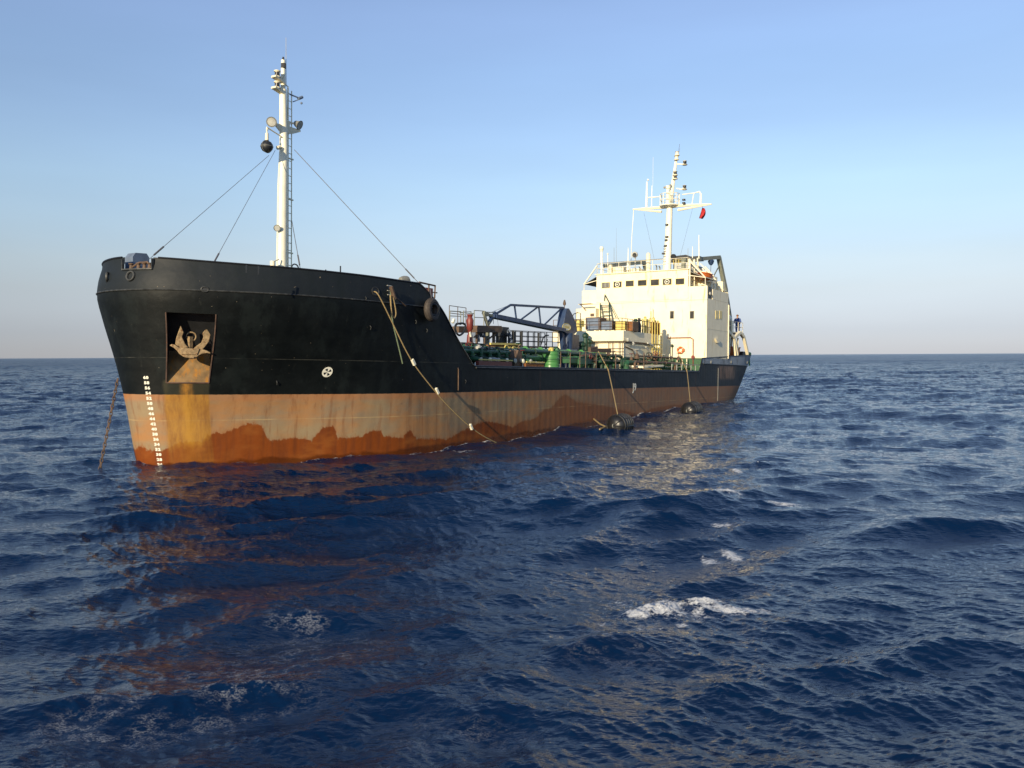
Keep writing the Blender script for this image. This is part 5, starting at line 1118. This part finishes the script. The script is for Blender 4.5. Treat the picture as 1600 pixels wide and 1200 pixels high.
o = mb.build('fender_tail_rope', M['rope'], None, tuple(P_[0]), ship=False); tag(o, 'pale rope end floating just ahead of the nearer fender', 'rope')
# flag
fs_ = at(1098, 325, s=54.3); mb = MB(); n_ = 8; V_ = []
for j in range(9):
    for i in range(7):
        u_, v_ = i/6, j/8; x_ = 1097.5-5.2*v_+ (2.2+5.5*math.sin(v_*2.2+.3))*u_; y_ = 324.5+16.5*v_+1.2*u_; p = at(x_, y_, s=54.3+.25*math.sin(u_*5+v_*3)); V_.append(p)
mb._a(V_, [(j*7+i, j*7+i+1, (j+1)*7+i+1, (j+1)*7+i) for j in range(8) for i in range(6)])
fl = thing('flag', mb, M['redflag'], tuple(V_[0]), 'small red flag hanging limp below the mast yardarm', 'flag'); sm = fl.modifiers.new('cloth', 'SOLIDIFY'); sm.thickness = .012
mb = MB(); mb.tube([at(1098.5, 318, s=54.3), V_[0], V_[-7]], .015, 4); mb.build('flag_line', M['wire'], fl, tuple(V_[0]))
# lifebuoy on the house front
c = Vector(at(1063, 547, s=SF-.16)); mb = MB(); mb.torus(c, (1, 0, 0), .24, .085, 20, 8); lb = thing('lifebuoy', mb, M['orange'], tuple(c), 'orange lifebuoy hung on the white front of the deckhouse', 'lifebuoy')
mb = MB()
for k in range(4): t_ = k*math.pi/2+.6; mb.torus(c+Vector((0, .24*math.cos(t_), .24*math.sin(t_))), (0, -math.sin(t_), math.cos(t_)), .088, .02, 10, 5)
mb.build('reflective_band', M['white'], lb, tuple(c))
mb = MB(); mb.bar(c+Vector((-.02, .33, -.1)), c+Vector((-.02, .33, .12)), .1); mb.build('buoy_light', M['orange'], lb, tuple(c))
# drum and deck cargo
c = Vector(at(861, 575, o=3.6)); c.z = 1.3; r_ = .52; Hh = at(861, 549, o=3.6)[2]-1.3; mb = MB()
prof = [(0, r_), (.02, r_+.02)]
for k in range(4): z_ = Hh*(.2+.2*k); prof += [(z_-.03, r_), (z_, r_+.03), (z_+.03, r_)]
prof += [(Hh-.02, r_), (Hh, r_+.02), (Hh+.01, r_*.95)]
mb.lathe(c, (0, 0, 1), prof, 28); dr = thing('green_drum', mb, M['brightgreen'], tuple(c), 'bright green ribbed drum standing at the edge of the main deck', 'drum')
mb = MB(); mb.torus(c+Vector((0, 0, Hh*.5)), (0, 0, 1), r_+.015, .02, 28, 5); mb.build('drum_hoop', M['dgreen'], dr, tuple(c))
mb = MB(); q = c+Vector((-.2, .1, Hh)); mb.lathe(q, (0, 0, 1), [(0, .16), (.2, .16), (.25, .08)], 10); mb.bar(q+Vector((-.25, 0, .1)), q+Vector((.3, 0, .2)), .1); mb.build('drum_valve', M['yellow'], dr, tuple(c))
mb = MB(); mb.tube(catmull([c+Vector((.1, .1, Hh)), c+Vector((.3, .2, Hh+.25)), c+Vector((.6, .3, Hh+.05)), c+Vector((.62, .3, .3))], 5), .05, 6); mb.build('drum_hose', M['green'], dr, tuple(c))
def crate(name, x0, x1, y0, y1, s_, dp, m, label, cat, fm_=None):
    a_, b_ = at(x0, y1, s=s_), at(x1, y0, s=s_); base = max(4.33, a_[2]); c = (s_+dp/2, (a_[1]+b_[1])/2, base); mb = MB(); mb.box(s_, s_+dp, a_[1], b_[1], base, b_[2])
    o = mb.build(name, m, None, c, smooth=0, bevel=.015); tag(o, label, cat)
    if fm_:
        mb = MB(); t_ = .05
        for y_ in (a_[1]-t_, b_[1]): mb.box(s_-.03, s_+dp+.02, y_, y_+t_, base, b_[2]+t_)
        mb.box(s_-.03, s_+dp+.02, a_[1], b_[1], b_[2]+.001, b_[2]+t_); 
        for k in (.33, .66): z_ = base+(b_[2]-base)*k; mb.box(s_-.02, s_-.004, a_[1], b_[1], z_, z_+.03)
        mb.build('frame', fm_, o, c, smooth=0)
    return o
crate('deck_container', 916, 936.5, 496.5, 515, 39.2, 1.2, M['bluegrey'], 'taller blue-grey crate in a brown frame on the pump house roof', 'crate', M['brown'])
crate('deck_container', 939, 956, 502, 515, 39.2, 1.2, M['bluegrey'], 'lower blue-grey crate in a brown frame on the pump house roof', 'crate', M['brown'])
crate('yellow_crate', 963, 976, 502.5, 515, 39.4, 1.0, M['yellow'], 'yellow crate on the pump house roof between the blue-grey and the rusty one', 'crate', M['yellow'])
crate('rusty_crate', 979, 988.5, 503, 517, 39.8, 1.0, M['rust'], 'rust-red crate near the port corner of the pump house roof', 'crate', M['brown'])
for k, (x_, y0, y1, s_, mm, nm) in enumerate(((993, 498, 517, 41, 'dgreen', 'a'), (998.5, 497, 517, 42, 'dark', 'b'))):
    c = Vector(at(x_, y1, s=s_)); c.z = 4.33; mb = MB(); Hh = at(x_, y0, s=s_)[2]-4.33; mb.lathe(c, (0, 0, 1), [(0, .17), (Hh*.5, .18), (Hh*.7, .1), (Hh, .12)], 12); mb.torus(c+Vector((0, 0, Hh*.85)), (0, 0, 1), .2, .03, 12, 5)
    thing('gas_cylinder', mb, M[mm], tuple(c), ('green' if k == 0 else 'black')+' gas cylinder standing beside the rusty crate on the pump house roof', 'cylinder')
mb = MB(); 
for x_, y0, w_ in ((1004, 500, .08), (1008, 497, .12), (1012, 501, .1), (1016, 499, .09), (1021, 498, .12), (1024, 502, .08), (1028, 503, .1)):
    c = Vector(at(x_, 519, o=2.6)); t_ = Vector(at(x_, y0, o=2.6)); mb.tube([(c.x, 2.6, 4.3), (c.x, 2.6, t_.z), (c.x+.2, 2.5, t_.z+.05)], w_, 8)
mb.build('roof_vent_pipe', M['yellow'], root)
mb = MB()
for x_ in (1019, 1022.5, 1026, 1029.5): c = at(x_, 515, o=2.9); mb.bar((c[0], 2.9, 4.3), (c[0], 2.9, 5.35), .16)
mb.build('roof_bottle_rack', M['rust'], root)
# rescue boat by the bridge
def boat(name, c, L, W, Hh, m, label):
    mb = MB(); n_ = 9; V_ = []
    for i in range(n_+1):
        t_ = i/n_*2-1; w_ = W/2*(1-abs(t_)**2.6)+.02; z_ = .25*abs(t_)**2*Hh
        for a_, b_ in ((-1, 1), (-.9, .45), (-.5, .08), (0, 0), (.5, .08), (.9, .45), (1, 1), (.6, 1.05), (-.6, 1.05)): V_.append((c[0]+t_*L/2, c[1]+a_*w_, c[2]+z_+b_*(Hh-z_*.3)))
    k = 9; mb._a(V_, [(i*k+j, i*k+(j+1) % k, (i+1)*k+(j+1) % k, (i+1)*k+j) for i in range(n_) for j in range(k)]+[tuple(range(k)), tuple(n_*k+j for j in range(k-1, -1, -1))])
    o = thing(name, mb, m, tuple(c), label, 'boat'); mb = MB()
    for sg in (-1, 1): mb.tube([(c[0]+t_*L/2, c[1]+sg*(W/2*(1-abs(t_)**2.6)+.02), c[2]+Hh+.1*abs(t_)) for t_ in np.linspace(-.98, .98, 12)], .06, 6)
    mb.build('gunwale', M['orange'], o, tuple(c)); return o
c = at(1104.5, 438, o=5.2); boat('rescue_boat', (c[0]+.1, 5.0, c[2]), 2.3, 1.1, .5, M['orange'], 'small orange rescue boat slung beside the bridge')
c = at(1145, 557, o=4.9); boat('lifeboat', (c[0]+.2, 4.7, 2.6), 3.4, 1.4, 1.05, M['orange'], 'orange lifeboat under the white davits at the stern')
# white raft canister on the stern platform
c = Vector(at(1136.5, 501, o=5.2)); c.z = 5.75; mb = MB(); mb.lathe(c+Vector((-.3, 0, .55)), (1, 0, 0), [(-.12, .2), (0, .36), (.3, .4), (.6, .36), (.72, .2)], 14)
lr = thing('raft_canister', mb, M['white'], tuple(c), 'white life raft canister on its cradle behind the deckhouse', 'life raft')
mb = MB(); mb.box(c.x-.4, c.x+.45, c.y-.3, c.y+.3, 5.12, c.z+.3); mb.build('cradle', M['dark'], lr, tuple(c))
# the man on the stern platform
def person(c, label):
    me = bpy.data.meshes.new('person'); P_ = []; E_ = []; Rr = []
    def n(p, r, par=None):
        P_.append(p); Rr.append(r)
        if par is not None: E_.append((par, len(P_)-1))
        return len(P_)-1
    pe = n((0, 0, .95), .16); ch = n((-.03, 0, 1.22), .17, pe); sh = n((-.07, 0, 1.43), .14, ch); ne = n((-.09, 0, 1.53), .065, sh); h1 = n((-.11, 0, 1.64), .10, ne); h2 = n((-.12, 0, 1.73), .085, h1)
    for sg in (-1, 1):
        hp = n((0, sg*.10, .88), .10, pe); kn = n((-.05, sg*.12, .48), .075, hp); an_ = n((.02, sg*.12, .09), .05, kn); n((-.14, sg*.13, .04), .045, an_)
        s1 = n((-.07, sg*.20, 1.40), .075, sh); el = n((-.10, sg*.30, 1.14), .055, s1); wr = n((-.34, sg*.24, 1.04), .04, el); n((-.42, sg*.22, 1.05), .035, wr)
    me.from_pydata([(p[0], -p[1], p[2]) for p in P_], E_, [])
    o = bpy.data.objects.new('person', me); COL.objects.link(o); me.materials.append(M['skin']); o.modifiers.new('skin', 'SKIN').use_smooth_shade = True; sv_ = me.skin_vertices[0]
    for v_, r_ in zip(sv_.data, Rr): v_.radius = (r_, r_*.9)
    sv_.data[0].use_root = True
    s2 = o.modifiers.new('sub', 'SUBSURF'); s2.levels = 1; s2.render_levels = 2
    o.matrix_world = loc_m(c); tag(o, label, 'person')
    mb = MB(); q = Vector(c); L = lambda *p: q+Vector(p)
    mb.lathe(L(-.0, 0, .86), (-.06, 0, 1), [(0, .2), (.05, .235), (.3, .235), (.5, .25), (.58, .19), (.64, .09)], 14); 
    for sg in (-1, 1): mb.tube([L(-.07, sg*.2, 1.42), L(-.1, sg*.31, 1.14), L(-.3, sg*.25, 1.05)], [.1, .085, .06], 8)
    mb.build('jacket', M['denim'], o, c)
    mb = MB()
    for sg in (-1, 1): mb.tube([L(0, sg*.1, .92), L(-.05, sg*.12, .48), L(.02, sg*.12, .1)], [.13, .1, .075], 8)
    mb.build('trousers', M['denim'], o, c)
    mb = MB(); mb.tube([L(-.02, -.24, 1.36), L(-.0, 0, 1.5), L(-.02, .24, 1.36)], .075, 8); mb.build('pale_collar', M['whitecloth'], o, c)
    mb = MB(); mb.lathe(L(-.12, 0, 1.70), (.05, 0, 1), [(0, .115), (.06, .12), (.11, .09), (.14, .03)], 12); mb.bar(L(-.24, 0, 1.72), L(-.16, 0, 1.73), .14, .02); mb.build('cap', M['rust'], o, c)
    mb = MB(); mb.tube([L(-.2, 0, 1.66), L(-.24, 0, 1.63)], [.02, .016], 6); mb.build('nose', M['skin'], o, c)
    return o
c = at(1152.5, 520, o=5.0); person((c[0], 5.0, 5.12), 'man in blue with a reddish cap standing at the rail of the stern platform')
